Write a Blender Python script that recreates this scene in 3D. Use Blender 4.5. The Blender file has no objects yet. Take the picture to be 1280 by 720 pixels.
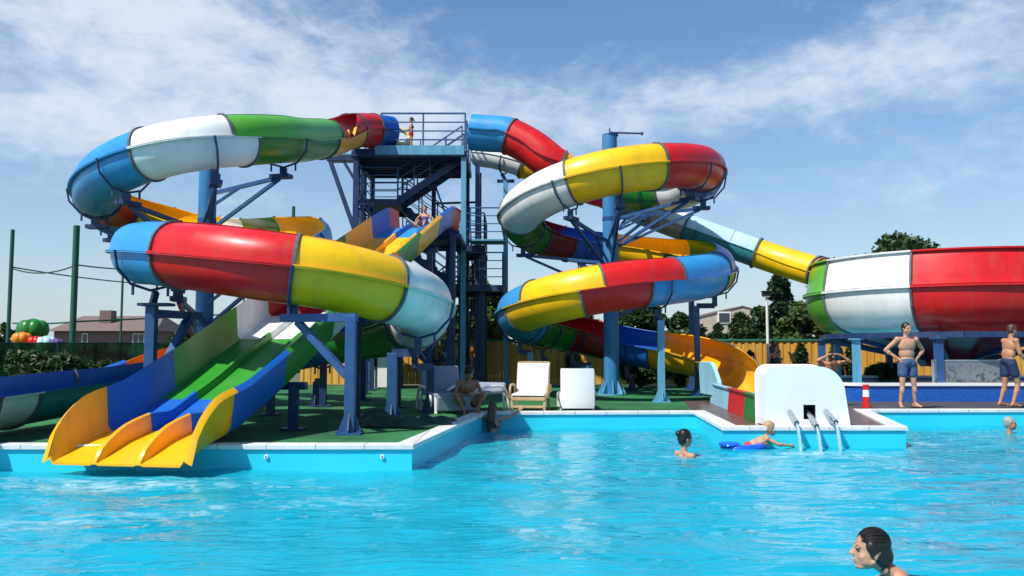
import bpy, bmesh, math, random
import numpy as np
from mathutils import Vector as V, Matrix, Euler
from mathutils.geometry import tessellate_polygon
random.seed(7); RNG = np.random.default_rng(7)
sc = bpy.context.scene
COL = sc.collection
F = 1065.0; CAMZ = 1.5; PITCH = math.atan(80/F)
cp, sp_ = math.cos(PITCH), math.sin(PITCH)
def ray(px, py):
    a = (px-640)/F; b = (360-py)/F
    return V((a, cp - b*sp_, sp_ + b*cp))
def P(px, py, Y):           # point of the world seen at a photo position, at distance Y
    d = ray(px, py); return V((0,0,CAMZ)) + d*(Y/d.y)
def G(px, py, z=0.3):       # the same on a level plane
    d = ray(px, py); return V((0,0,CAMZ)) + d*((z-CAMZ)/d.z)
DECK = 0.3
ORG = {}
# ------------------------------------------------------------------ materials
MATS = {}
def nt(name):
    m = bpy.data.materials.new(name); m.use_nodes = True
    t = m.node_tree; t.nodes.clear()
    o = t.nodes.new('ShaderNodeOutputMaterial'); b = t.nodes.new('ShaderNodeBsdfPrincipled')
    t.links.new(b.outputs[0], o.inputs[0]); MATS[name] = m
    return m, t, b, o
def N(t, kind, **kw):
    n = t.nodes.new('ShaderNode'+kind)
    for k, v in kw.items():
        if k.startswith('i_'):
            key = k[2:]; key = int(key) if key.isdigit() else key.replace('_', ' ')
            n.inputs[key].default_value = v
        else: setattr(n, k, v)
    return n
def mat(name, col, rough=0.5, metal=0.0, var=0.12, scale=3.0, bump=0.0, bscale=40, coat=0.0, dirt=0.0, spec=0.5, sss=0.0, streak=False, trans=0.0, fade=0.0):
    m, t, b, o = nt(name)
    L = t.links.new
    tc = N(t, 'TexCoord'); 
    n1 = N(t, 'TexNoise', i_Scale=scale, i_Detail=6.0, i_Roughness=0.6)
    if streak:
        mp = N(t, 'Mapping'); mp.inputs['Scale'].default_value = (1, 1, 0.18); L(tc.outputs['Object'], mp.inputs[0]); L(mp.outputs[0], n1.inputs[0])
    else: L(tc.outputs['Object'], n1.inputs[0])
    r = N(t, 'ValToRGB'); e = r.color_ramp.elements
    e[0].position = .3; e[1].position = .7
    lo = [c*(1-var) for c in col]; hi = [min(1, c*(1+var*.7)) for c in col]
    e[0].color = (*lo, 1); e[1].color = (*hi, 1)
    L(n1.outputs[0], r.inputs[0]); last = r.outputs[0]
    if fade > 0:     # sun-bleached patches
        n4 = N(t, 'TexNoise', i_Scale=1.1, i_Detail=4.0); L(tc.outputs['Object'], n4.inputs[0])
        rf = N(t, 'MapRange', i_1=.45, i_2=.7, i_3=0.0, i_4=fade); L(n4.outputs[0], rf.inputs[0])
        mx = N(t, 'MixRGB'); mx.inputs[2].default_value = (.75, .75, .72, 1); L(rf.outputs[0], mx.inputs[0]); L(last, mx.inputs[1]); last = mx.outputs[0]
    if dirt > 0:
        n2 = N(t, 'TexNoise', i_Scale=2.3, i_Detail=9.0, i_Roughness=0.72)
        mp = N(t, 'Mapping'); mp.inputs['Scale'].default_value = (1.6, 1.6, .35); L(tc.outputs['Object'], mp.inputs[0]); L(mp.outputs[0], n2.inputs[0])
        rr = N(t, 'MapRange', i_1=.5, i_2=.78, i_3=0.0, i_4=dirt); L(n2.outputs[0], rr.inputs[0])
        mx = N(t, 'MixRGB'); mx.inputs[2].default_value = (.16, .14, .1, 1)
        L(rr.outputs[0], mx.inputs[0]); L(last, mx.inputs[1]); last = mx.outputs[0]
    L(last, b.inputs['Base Color'])
    rn = N(t, 'MapRange', i_1=.3, i_2=.7, i_3=max(.02, rough-.07), i_4=min(1, rough+.1)); L(n1.outputs[0], rn.inputs[0]); L(rn.outputs[0], b.inputs['Roughness'])
    b.inputs['Metallic'].default_value = metal
    b.inputs['Specular IOR Level'].default_value = spec
    b.inputs['Coat Weight'].default_value = coat; b.inputs['Coat Roughness'].default_value = .12
    if trans: b.inputs['Transmission Weight'].default_value = trans
    if sss: b.inputs['Subsurface Weight'].default_value = sss; b.inputs['Subsurface Radius'].default_value = (.03, .012, .006); b.inputs['Subsurface Scale'].default_value = .5
    if bump > 0:
        n3 = N(t, 'TexNoise', i_Scale=bscale, i_Detail=5.0); L(tc.outputs['Object'], n3.inputs[0])
        bp = N(t, 'Bump', i_Strength=bump, i_Distance=.02); L(n3.outputs[0], bp.inputs['Height']); L(bp.outputs[0], b.inputs['Normal'])
    return m
gel = dict(rough=.36, spec=.38, var=.10, scale=1.7, coat=.07, bump=.06, bscale=5, dirt=.32)
mat('red', (.60,.010,.010), **gel); mat('yellow', (.90,.50,.005), **gel); mat('amber', (.90,.43,.005), **gel)
mat('blue', (.010,.12,.50), **gel); mat('sky_blue', (.03,.28,.62), **gel); mat('pale_blue', (.30,.60,.74), **gel)
mat('green', (.012,.19,.018), **gel); mat('light_green', (.10,.40,.03), **gel); mat('white', (.78,.78,.75), **gel)
mat('mid_green', (.028,.27,.022), **gel); mat('maroon', (.25,.012,.015), **gel); mat('orange', (.80,.24,.01), **gel); mat('teal', (.03,.22,.27), **gel)
mat('clean_white', (.83,.83,.82), rough=.35, var=.04, scale=2, coat=.2, dirt=.07)
steel = dict(rough=.42, var=.22, scale=5, bump=.05, bscale=30, dirt=.35)
mat('steel_blue', (.020,.085,.23), **steel); mat('column_blue', (.035,.20,.42), streak=True, **steel)
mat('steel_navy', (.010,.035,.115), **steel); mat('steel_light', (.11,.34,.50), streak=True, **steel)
mat('steel_grey', (.36,.40,.44), rough=.4, metal=.5, var=.15)
mat('chrome', (.55,.56,.57), rough=.22, metal=1.0, var=.1)
mat('dark', (.012,.012,.016), rough=.6)
mat('seam', (.10,.11,.13), rough=.6, var=.3, scale=12)
mat('rope_grey', (.25,.25,.25), rough=.8)
mat('net_green', (.012,.09,.055), rough=.6)
mat('skin', (.44,.20,.105), rough=.55, var=.22, scale=9, sss=.12, bump=.05, bscale=60)
mat('skin_pale', (.50,.255,.155), rough=.58, var=.22, scale=9, sss=.12, bump=.05, bscale=60)
mat('skin_tan', (.33,.14,.075), rough=.42, var=.12, scale=6, sss=.10, bump=.05, bscale=60)
mat('hair_dark', (.016,.009,.007), rough=.38, var=.4, scale=30, bump=.15, bscale=60)
mat('hair_brown', (.07,.034,.018), rough=.45, var=.4, scale=30, bump=.6, bscale=90)
mat('hair_grey', (.33,.30,.27), rough=.6, var=.3, scale=30, bump=.6, bscale=90)
mat('hair_blond', (.42,.26,.13), rough=.55, var=.25, scale=30, bump=.5, bscale=90)
mat('cloth_navy', (.012,.03,.085), rough=.75, var=.3, bump=.3, bscale=50)
mat('cloth_denim', (.035,.09,.19), rough=.75, var=.3, scale=9, bump=.3, bscale=50)
mat('cloth_red', (.6,.02,.03), rough=.7, bump=.2)
mat('cloth_purple', (.10,.05,.20), rough=.7, bump=.2)
mat('cloth_black', (.012,.012,.015), rough=.7)
mat('cloth_white', (.7,.7,.7), rough=.8, bump=.3)
mat('tarp', (.008,.045,.026), rough=.55, var=.3, bump=.3, bscale=12)
mat('lip', (.45,.12,.10), rough=.35); mat('eye_white', (.75,.75,.73), rough=.2); mat('teeth', (.8,.78,.72), rough=.25)
mat('float_blue', (.01,.10,.62), rough=.2, coat=.4); mat('float_yellow', (.75,.70,.25), rough=.25, coat=.3)
mat('wood_light', (.55,.36,.18), rough=.55, var=.25, scale=8, streak=True)
mat('lamp_white', (.75,.74,.68), rough=.4, dirt=.2)
mat('roof_brown', (.17,.12,.105), rough=.8, var=.3, scale=14, bump=.4); mat('brick_far', (.21,.14,.125), rough=.85, var=.25, scale=10, bump=.3)
mat('plaster', (.52,.45,.36), rough=.85, var=.15, scale=2, dirt=.3); mat('window_dark', (.03,.04,.05), rough=.12, spec=.8)
mat('bark', (.10,.07,.045), rough=.9, var=.35, scale=12, bump=.6, bscale=30)
mat('paving', (.055,.055,.065), rough=.75, var=.3, scale=2.5, bump=.2); 
mat('fence_cap', (.03,.20,.11), rough=.6, var=.3)
for k_ in ('hair_dark','hair_brown','hair_grey','hair_blond'):
    t_ = MATS[k_].node_tree; mp_ = N(t_, 'Mapping'); mp_.inputs['Scale'].default_value = (.10, 1, 1.0); tc_ = [n for n in t_.nodes if n.bl_idname == 'ShaderNodeTexCoord'][0]
    t_.links.new(tc_.outputs['Object'], mp_.inputs[0])
    for n in [n for n in t_.nodes if n.bl_idname == 'ShaderNodeTexNoise']: t_.links.new(mp_.outputs[0], n.inputs[0]); n.inputs['Scale'].default_value = 220
    for n in [n for n in t_.nodes if n.bl_idname == 'ShaderNodeBump']: n.inputs['Strength'].default_value = .5; n.inputs['Distance'].default_value = .004
# ------------------------------------------------------------------ mesh builder
def link(name, me, parent=None):
    o = bpy.data.objects.new(name, me); COL.objects.link(o)
    if parent: o.parent = parent
    return o
def tag(o, label=None, cat=None, group=None, kind=None):
    if label: o['label'] = label
    if cat: o['category'] = cat
    if group: o['group'] = group
    if kind: o['kind'] = kind
    return o
def thing(name, loc, label, cat, group=None):
    o = bpy.data.objects.new(name, None); COL.objects.link(o); o.location = loc; o.empty_display_size = .2
    ORG[o.name] = V(loc)
    return tag(o, label, cat, group)
def org(o):
    while o is not None:
        if o.name in ORG: return ORG[o.name]
        o = o.parent
    return V((0,0,0))
class B:
    def __init__(s): s.v = []; s.f = []
    def add(s, vs, fs):
        n = len(s.v); s.v += [tuple(v) for v in vs]; s.f += [tuple(n+i for i in f) for f in fs]; return s
    def box(s, c, d, rz=0.0, M=None):
        c = V(c); h = V(d)/2
        R = M if M is not None else Matrix.Rotation(rz, 3, 'Z')
        vs = [c + R @ V((x*h.x, y*h.y, z*h.z)) for z in (-1,1) for y in (-1,1) for x in (-1,1)]
        return s.add(vs, [(0,2,3,1),(4,5,7,6),(0,1,5,4),(2,6,7,3),(0,4,6,2),(1,3,7,5)])
    def bar(s, p, q, w=.08, h=None):
        p, q = V(p), V(q); h = h or w; d = q-p; L = d.length
        if L < 1e-6: return s
        z = d/L; up = V((0,0,1)) if abs(z.z) < .95 else V((0,1,0))
        x = up.cross(z).normalized(); y = z.cross(x)
        M = Matrix((x, y, z)).transposed()
        return s.box((p+q)/2, (w, h, L), M=M)
    def ring(s, pts, rad, n=10, closed=False, caps=True, flat=None):
        pts = [V(p) for p in pts]; rr = rad if hasattr(rad, '__len__') else [rad]*len(pts)
        base = len(s.v); m = len(pts); side = None
        for i, p in enumerate(pts):
            if closed: t = pts[(i+1) % m]-pts[i-1]
            else: t = pts[min(i+1, m-1)]-pts[max(i-1, 0)]
            t.normalize()
            if side is None:
                a = V((0,0,1)) if abs(t.z) < .9 else V((0,1,0)); side = a.cross(t).normalized()
            side = (side - t*side.dot(t)).normalized(); up = t.cross(side)
            for k in range(n):
                a = 2*math.pi*k/n; s.v.append(tuple(p + (side*math.cos(a)+up*math.sin(a))*rr[i]))
        for i in range(m if closed else m-1):
            j = (i+1) % m
            for k in range(n):
                s.f.append((base+i*n+k, base+i*n+(k+1) % n, base+j*n+(k+1) % n, base+j*n+k))
        if caps and not closed:
            s.f.append(tuple(base+k for k in reversed(range(n)))); s.f.append(tuple(base+(m-1)*n+k for k in range(n)))
        return s
    def cyl(s, p, q, r, r2=None, n=16): return s.ring([p, q], [r, r if r2 is None else r2], n)
    def lathe(s, c, prof, n=32, a0=0, a1=2*math.pi):
        c = V(c); base = len(s.v); full = abs(a1-a0-2*math.pi) < 1e-6; cols = n if full else n+1
        for (r, z) in prof:
            for k in range(cols):
                a = a0+(a1-a0)*k/n; s.v.append((c.x+r*math.cos(a), c.y+r*math.sin(a), c.z+z))
        for i in range(len(prof)-1):
            for k in range(n):
                k2 = (k+1) % cols if full else k+1
                s.f.append((base+i*cols+k, base+i*cols+k2, base+(i+1)*cols+k2, base+(i+1)*cols+k))
        return s
    def ball(s, c, r, M=None, n=12):
        c = V(c); r = V(r) if hasattr(r, '__len__') else V((r,r,r)); base = len(s.v)
        for i in range(1, n):
            th = math.pi*i/n
            for k in range(2*n):
                a = math.pi*k/n; p = V((r.x*math.sin(th)*math.cos(a), r.y*math.sin(th)*math.sin(a), r.z*math.cos(th)))
                s.v.append(tuple(c + (M @ p if M is not None else p)))
        t = len(s.v)
        for zz in (r.z, -r.z):
            p = V((0,0,zz)); s.v.append(tuple(c + (M @ p if M is not None else p)))
        for i in range(n-2):
            for k in range(2*n):
                k2 = (k+1) % (2*n); s.f.append((base+i*2*n+k, base+(i+1)*2*n+k, base+(i+1)*2*n+k2, base+i*2*n+k2))
        for k in range(2*n):
            k2 = (k+1) % (2*n); s.f.append((t, base+k, base+k2)); s.f.append((t+1, base+(n-2)*2*n+k2, base+(n-2)*2*n+k))
        return s
    def capsule(s, p, q, r1, r2=None, n=6):
        p, q = V(p), V(q); r2 = r1 if r2 is None else r2; d = (q-p); L = d.length; t = d/L if L > 1e-6 else V((0,0,1))
        pts = []; rr = []
        for i in range(n):
            a = math.pi/2*(1-(i+.15)/n); pts.append(p - t*r1*math.sin(a)); rr.append(r1*math.cos(a))
        for i in range(n+1):
            a = math.pi/2*(i/(n+.3)); pts.append(q + t*r2*math.sin(a)); rr.append(r2*math.cos(a))
        return s.ring(pts, rr, 12)
    def poly(s, loop, z, holes=()):
        loops = [[V((p[0], p[1], 0)) for p in l] for l in [loop, *holes]]
        flat = [p for l in loops for p in l]; tr = tessellate_polygon(loops)
        fs = []
        for a, b, c in tr:
            n = (flat[b]-flat[a]).cross(flat[c]-flat[a]); fs.append((a, b, c) if n.z > 0 else (a, c, b))
        return s.add([(p.x, p.y, z) for p in flat], fs)
    def mesh(s, off=V((0,0,0)), mats=(), smooth=False, sharp=True):
        me = bpy.data.meshes.new('m'); me.from_pydata([(v[0]-off[0], v[1]-off[1], v[2]-off[2]) for v in s.v], [], s.f)
        for m in mats: me.materials.append(MATS[m] if isinstance(m, str) else m)
        me.update()
        if smooth:
            me.polygons.foreach_set('use_smooth', [True]*len(me.polygons))
            if sharp:
                try: me.set_sharp_from_angle(angle=math.radians(40))
                except Exception: pass
        return me
    def build(s, name, m, parent=None, smooth=False, bevel=0.0, sharp=True):
        me = s.mesh(org(parent), [m], smooth, sharp); me.name = name
        o = link(name, me, parent)
        if bevel:
            b = o.modifiers.new('bevel', 'BEVEL'); b.width = bevel; b.segments = 2; b.limit_method = 'ANGLE'
        return o
def catmull(pts, step=.12, vals=None):
    pts = [V(p) for p in pts]; out = []; ov = []
    e = [2*pts[0]-pts[1]] + pts + [2*pts[-1]-pts[-2]]
    vv = None if vals is None else [vals[0]]+list(vals)+[vals[-1]]
    for i in range(1, len(e)-2):
        p0, p1, p2, p3 = e[i-1:i+3]; n = max(2, int((p2-p1).length/step))
        for k in range(n):
            t = k/n
            out.append(.5*((2*p1)+(p2-p0)*t+(2*p0-5*p1+4*p2-p3)*t*t+(3*p1-p0-3*p2+p3)*t**3))
            if vv is not None: ov.append(vv[i]*(1-t)+vv[i+1]*t)
    out.append(pts[-1])
    if vv is not None: ov.append(vals[-1]); return out, ov
    return out
# voxel-merged organic surface from overlapping shapes
def organic(b, name, m, parent=None, voxel=.012, smooth=5, off=None):
    me = b.mesh(org(parent) if off is None else off, [m])
    tmp = bpy.data.objects.new('tmp_body', me); COL.objects.link(tmp)
    r = tmp.modifiers.new('r', 'REMESH'); r.mode = 'VOXEL'; r.voxel_size = voxel; r.use_smooth_shade = True
    if smooth:
        q = tmp.modifiers.new('s', 'SMOOTH'); q.factor = .5; q.iterations = smooth
    dg = bpy.context.evaluated_depsgraph_get(); dg.update()
    me2 = bpy.data.meshes.new_from_object(tmp.evaluated_get(dg)); me2.name = name
    bpy.data.objects.remove(tmp); bpy.data.meshes.remove(me)
    if not me2.materials: me2.materials.append(MATS[m])
    me2.polygons.foreach_set('use_smooth', [True]*len(me2.polygons))
    return link(name, me2, parent)
# ------------------------------------------------------------------ camera, sun, sky
cam = bpy.data.cameras.new('camera'); camo = link('camera', cam); sc.camera = camo
cam.sensor_width = 36; cam.lens = 36*F/1280; cam.clip_end = 5000; cam.clip_start = .05
camo.location = (0, 0, CAMZ); camo.rotation_euler = (math.pi/2+PITCH, 0, 0)
SUN = V((-.66, -.56, 1.12)).normalized()
sl = bpy.data.lights.new('sun', 'SUN'); so = link('sun', sl); sl.energy = 5.0; sl.angle = math.radians(.53); sl.color = (1, .955, .88)
so.rotation_euler = SUN.to_track_quat('Z', 'Y').to_euler(); so.location = (-20, -20, 40)
w = bpy.data.worlds.new('World'); sc.world = w; w.use_nodes = True; t = w.node_tree; t.nodes.clear(); L = t.links.new
wo = N(t, 'OutputWorld'); bg = N(t, 'Background', i_Strength=.112); L(bg.outputs[0], wo.inputs[0])
sk = N(t, 'TexSky', sky_type='NISHITA', sun_disc=False, sun_elevation=math.asin(SUN.z), sun_rotation=math.atan2(SUN.x, SUN.y) % (2*math.pi), altitude=100, air_density=1.0, dust_density=.5, ozone_density=2.2)
# clouds in sky coordinates: azimuth and elevation of the view direction
tc = N(t, 'TexCoord'); sx = N(t, 'SeparateXYZ'); L(tc.outputs['Generated'], sx.inputs[0])
def M_(op, a, b=None, c=None):
    n = N(t, 'Math', operation=op)
    for i, v in enumerate((a, b, c)):
        if v is None: continue
        if isinstance(v, (int, float)): n.inputs[i].default_value = v
        else: L(v, n.inputs[i])
    return n.outputs[0]
az = M_('ARCTAN2', sx.outputs[0], sx.outputs[1]); el = M_('ARCSINE', sx.outputs[2])
def cloudnoise(su, sv, scale, det, rot=0.0, seed=0.0, dist=.6):
    cb = N(t, 'CombineXYZ'); L(az, cb.inputs[0]); L(el, cb.inputs[1]); cb.inputs[2].default_value = seed
    mp = N(t, 'Mapping'); mp.inputs['Scale'].default_value = (su, sv, 1); mp.inputs['Rotation'].default_value = (0, 0, rot); L(cb.outputs[0], mp.inputs[0])
    n = N(t, 'TexNoise', i_Scale=scale, i_Detail=det, i_Roughness=.62, i_Distortion=dist); L(mp.outputs[0], n.inputs[0]); return n.outputs[0]
def blob(u0, v0, su, sv, sl_=0.0, amp=1.0):   # soft bank of cloud around one bearing
    du = M_('SUBTRACT', az, u0); dv = M_('SUBTRACT', M_('SUBTRACT', el, v0), M_('MULTIPLY', du, sl_))
    q = M_('ADD', M_('POWER', M_('ABSOLUTE', M_('DIVIDE', du, su)), 2.0), M_('POWER', M_('ABSOLUTE', M_('DIVIDE', dv, sv)), 2.0))
    return M_('MULTIPLY', M_('POWER', 2.718, M_('MULTIPLY', q, -1.0)), amp)
b1 = blob(-.44, .345, .34, .095, -.05, 1.25)
b2 = blob(.10, .275, .50, .045, .02, .85)
b3 = blob(.52, .335, .22, .045, .10, .85)
b4 = blob(-.50, .23, .22, .035, 0, .75)
b5 = blob(.55, .20, .28, .04, .1, .42)
b6 = blob(-.10, .15, .9, .07, 0, .22)
bank = M_('ADD', M_('ADD', b1, b2), M_('ADD', M_('ADD', b3, b4), M_('ADD', b5, b6)))
n1 = cloudnoise(1.0, 2.6, 5.5, 9, .12, 1.3); n2 = cloudnoise(1.0, 1.7, 21.0, 7, -.25, 5.1, .3); n3 = cloudnoise(1.0, 3.0, 2.2, 4, 0, 9.0)
nn = M_('ADD', M_('MULTIPLY', n1, .50), M_('MULTIPLY', n2, .50))
den = M_('ADD', M_('MULTIPLY', bank, .52), M_('SUBTRACT', M_('MULTIPLY', nn, 1.5), .80))
mr = N(t, 'MapRange', interpolation_type='SMOOTHSTEP', i_1=.05, i_2=.72, i_3=0, i_4=.74); L(den, mr.inputs[0])
cm = N(t, 'MixRGB'); L(mr.outputs[0], cm.inputs[0])
hs = N(t, 'HueSaturation', i_Saturation=1.24, i_Value=1.12); L(sk.outputs[0], hs.inputs['Color'])
L(hs.outputs[0], cm.inputs[1])
CLOUD = cm; cm.inputs[2].default_value = (6.6, 7.0, 7.6, 1)
hz = N(t, 'MixRGB'); hz.inputs[2].default_value = (3.8, 4.6, 5.4, 1); L(M_('MULTIPLY', M_('POWER', 2.718, M_('MULTIPLY', M_('ABSOLUTE', el), -5.8)), .9), hz.inputs[0]); L(hs.outputs[0], hz.inputs[1]); L(hz.outputs[0], cm.inputs[1])
L(cm.outputs[0], bg.inputs[0])
sc.view_settings.view_transform = 'Standard'; sc.view_settings.look = 'None'; sc.view_settings.exposure = 0.25; sc.view_settings.gamma = 1
sc.view_settings.use_curve_mapping = False
sc.render.engine = 'CYCLES'
cy = sc.cycles; cy.max_bounces = 8; cy.diffuse_bounces = 3; cy.glossy_bounces = 4; cy.transmission_bounces = 6; cy.transparent_max_bounces = 12; cy.sample_clamp_indirect = 6
cy.use_denoising = True; cy.caustics_refractive = True; cy.caustics_reflective = False
# ------------------------------------------------------------------ pool, deck and ground
far_y = G(1180, 512).y
cor = [G(515, 559), G(606, 517), G(868, 516), G(905, 536), G(1132, 536), G(1084, 514)]
cor = [V((p.x, p.y)) for p in cor]
cor[0].y = cor[0].y; 
pool = [V((-30, cor[0].y)), cor[0], cor[1], cor[2], cor[3], cor[4], cor[5], V((30, G(1280, 511.5).y)), V((30, -7)), V((-30, -7))]
def off_poly(pl, d):
    out = []; n = len(pl)
    for i in range(n):
        a, b, c = pl[i-1], pl[i], pl[(i+1) % n]
        d1 = (b-a).normalized(); d2 = (c-b).normalized()
        n1 = V((-d1.y, d1.x)); n2 = V((-d2.y, d2.x)); m = n1+n2
        k = d/max(.35, (1+n1.dot(n2))); out.append(b+m*k)
    return out
# signed orientation: walk is clockwise, so the left normal points outward
area = sum(pool[i-1].x*pool[i].y-pool[i].x*pool[i-1].y for i in range(len(pool)))
sgn = 1 if area < 0 else -1
mk = B(); S = 2500
mk.poly([(-S,-S),(S,-S),(S,S),(-S,S)], .27, [pool])
m, t, b, o = nt('ground_soil'); tc = N(t, 'TexCoord'); n = N(t, 'TexNoise', i_Scale=.08, i_Detail=8.0); t.links.new(tc.outputs['Object'], n.inputs[0])
r = N(t, 'ValToRGB'); r.color_ramp.elements[0].color = (.05,.08,.02,1); r.color_ramp.elements[1].color = (.16,.14,.07,1); t.links.new(n.outputs[0], r.inputs[0]); t.links.new(r.outputs[0], b.inputs['Base Color']); b.inputs['Roughness'].default_value = .95
tag(mk.build('ground', m), 'open dry ground reaching to the horizon', None, None, 'structure')
# turf carpet
m, t, b, o = nt('turf'); L = t.links.new
tc = N(t, 'TexCoord'); n = N(t, 'TexNoise', i_Scale=1.2, i_Detail=10.0, i_Roughness=.7); L(tc.outputs['Object'], n.inputs[0])
n2 = N(t, 'TexNoise', i_Scale=90.0, i_Detail=3.0); L(tc.outputs['Object'], n2.inputs[0])
br = N(t, 'TexBrick', i_Scale=.25); br.inputs['Mortar Size'].default_value = .006; L(tc.outputs['Object'], br.inputs[0])
r = N(t, 'ValToRGB'); r.color_ramp.elements[0].position = .3; r.color_ramp.elements[1].position = .72
r.color_ramp.elements[0].color = (.012,.135,.045,1); r.color_ramp.elements[1].color = (.035,.26,.075,1); L(n.outputs[0], r.inputs[0])
mx = N(t, 'MixRGB', blend_type='MULTIPLY', i_0=.55); r2 = N(t, 'MapRange', i_1=.35, i_2=.65, i_3=.6, i_4=1.35); L(n2.outputs[0], r2.inputs[0]); L(r.outputs[0], mx.inputs[1]); L(r2.outputs[0], mx.inputs[2])
nw = N(t, 'TexNoise', i_Scale=.55, i_Detail=7.0, i_Roughness=.68); L(tc.outputs['Object'], nw.inputs[0]); rw_ = N(t, 'MapRange', i_1=.35, i_2=.66, i_3=.45, i_4=1.2); L(nw.outputs[0], rw_.inputs[0])
m2 = N(t, 'MixRGB', blend_type='MULTIPLY', i_0=1.0); L(mx.outputs[0], m2.inputs[1]); L(rw_.outputs[0], m2.inputs[2])
br.inputs['Brick Width'].default_value = 3.0; br.inputs['Row Height'].default_value = .5; br.inputs['Color1'].default_value = (1,1,1,1); br.inputs['Color2'].default_value = (.84,.88,.84,1); br.inputs['Mortar'].default_value = (.3,.3,.3,1)
m3 = N(t, 'MixRGB', blend_type='MULTIPLY', i_0=1.0); L(m2.outputs[0], m3.inputs[1]); L(br.outputs[0], m3.inputs[2]); mx = m3
L(mx.outputs[0], b.inputs['Base Color']); b.inputs['Roughness'].default_value = .9
bp = N(t, 'Bump', i_Strength=.8, i_Distance=.02); L(n2.outputs[0], bp.inputs['Height']); L(bp.outputs[0], b.inputs['Normal'])
tp = [V((-16, pool[0].y)), cor[0], cor[1], cor[2], V((cor[2].x+.5, G(890,506).y)), V((4.4, 21)), V((7.4, 21)), V((7.4, 31)), V((-16, 31))]
tag(B().poly(tp, .30).build('turf_carpet', m), 'green artificial turf carpet round the slides', None, None, 'structure')
# brown tiles of the island and its corner, dark paving under the bowl
m, t, b, o = nt('brown_tile'); L = t.links.new
tc = N(t, 'TexCoord'); br = N(t, 'TexBrick', offset=0.0, i_Scale=3.3); br.inputs['Color1'].default_value = (.10,.055,.045,1); br.inputs['Color2'].default_value = (.13,.075,.06,1); br.inputs['Mortar'].default_value = (.22,.2,.18,1); br.inputs['Mortar Size'].default_value = .015; br.inputs['Brick Width'].default_value = 1.0; br.inputs['Row Height'].default_value = 1.0
L(tc.outputs['Object'], br.inputs[0]); L(br.outputs[0], b.inputs['Base Color']); b.inputs['Roughness'].default_value = .3
isl = [cor[2], cor[3], cor[4], cor[5], V((7.4, cor[5].y+.2)), V((7.4, 21)), V((4.2, 21))]
tag(B().poly(isl, .304).build('tile_paving', m), 'brown tiles on the pool island', None, None, 'structure')
tag(B().poly([V((6.9, cor[5].y+.0)), V((30, pool[7].y)), V((30, 30)), V((7.4, 30)), V((7.4, cor[5].y+.6))], .308).build('dark_paving', 'paving'), 'dark wet paving under the bowl slide', None, None, 'structure')
# coping
out = off_poly(pool, sgn*.24); inn = off_poly(pool, -sgn*.03)
mk = B(); n = len(pool)
for zt, zb in ((.335, .285),):
    vs = [(p.x, p.y, zt) for p in inn]+[(p.x, p.y, zt) for p in out]+[(p.x, p.y, zb) for p in inn]+[(p.x, p.y, zb) for p in out]
    fs = []
    for i in range(n):
        j = (i+1) % n
        fs += [(i, j, n+j, n+i), (2*n+i, i+0, j, 2*n+j)[::-1], (n+i, n+j, 3*n+j, 3*n+i), (2*n+i, 2*n+j, 3*n+j, 3*n+i)]
    mk.add(vs, fs)
mat('coping_white', (.74,.74,.72), rough=.45, var=.1, scale=3, bump=.1, dirt=.22)
t_ = MATS['coping_white'].node_tree; b_ = [n for n in t_.nodes if n.bl_idname == 'ShaderNodeBsdfPrincipled'][0]; src_ = b_.inputs['Base Color'].links[0].from_socket
tc_ = N(t_, 'TexCoord'); br_ = N(t_, 'TexBrick', offset=0.0, i_Scale=1.0); br_.inputs['Brick Width'].default_value = .62; br_.inputs['Row Height'].default_value = 90.0; br_.inputs['Mortar Size'].default_value = .006; br_.inputs['Color1'].default_value = (1,1,1,1); br_.inputs['Color2'].default_value = (.9,.9,.88,1); br_.inputs['Mortar'].default_value = (.35,.34,.31,1)
mx_ = N(t_, 'MixRGB', blend_type='MULTIPLY', i_0=1.0); t_.links.new(tc_.outputs['Object'], br_.inputs[0]); t_.links.new(src_, mx_.inputs[1]); t_.links.new(br_.outputs[0], mx_.inputs[2]); t_.links.new(mx_.outputs[0], b_.inputs['Base Color'])
c_ = mk.build('pool_coping', 'coping_white', None, bevel=.008); tag(c_, 'white stone coping round the pool', None, None, 'structure')
# liner
m, t, b, o = nt('pool_liner'); L = t.links.new
tc = N(t, 'TexCoord'); n_ = N(t, 'TexNoise', i_Scale=.5, i_Detail=5.0); L(tc.outputs['Object'], n_.inputs[0])
r = N(t, 'ValToRGB'); r.color_ramp.elements[0].position = .3; r.color_ramp.elements[1].position = .7; r.color_ramp.elements[0].color = (.02,.55,.69,1); r.color_ramp.elements[1].color = (.035,.64,.78,1); L(n_.outputs[0], r.inputs[0])
L(r.outputs[0], b.inputs['Base Color']); b.inputs['Roughness'].default_value = .4
mk = B(); 
vs = [(p.x, p.y, .29) for p in pool]+[(p.x, p.y, -1.35) for p in pool]
mk.add(vs, [(i, (i+1) % n, n+(i+1) % n, n+i) for i in range(n)]); mk.poly(pool, -1.35)
liner = tag(mk.build('pool_basin', m), 'light blue pool liner, walls and floor', None, None, 'structure')
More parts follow.
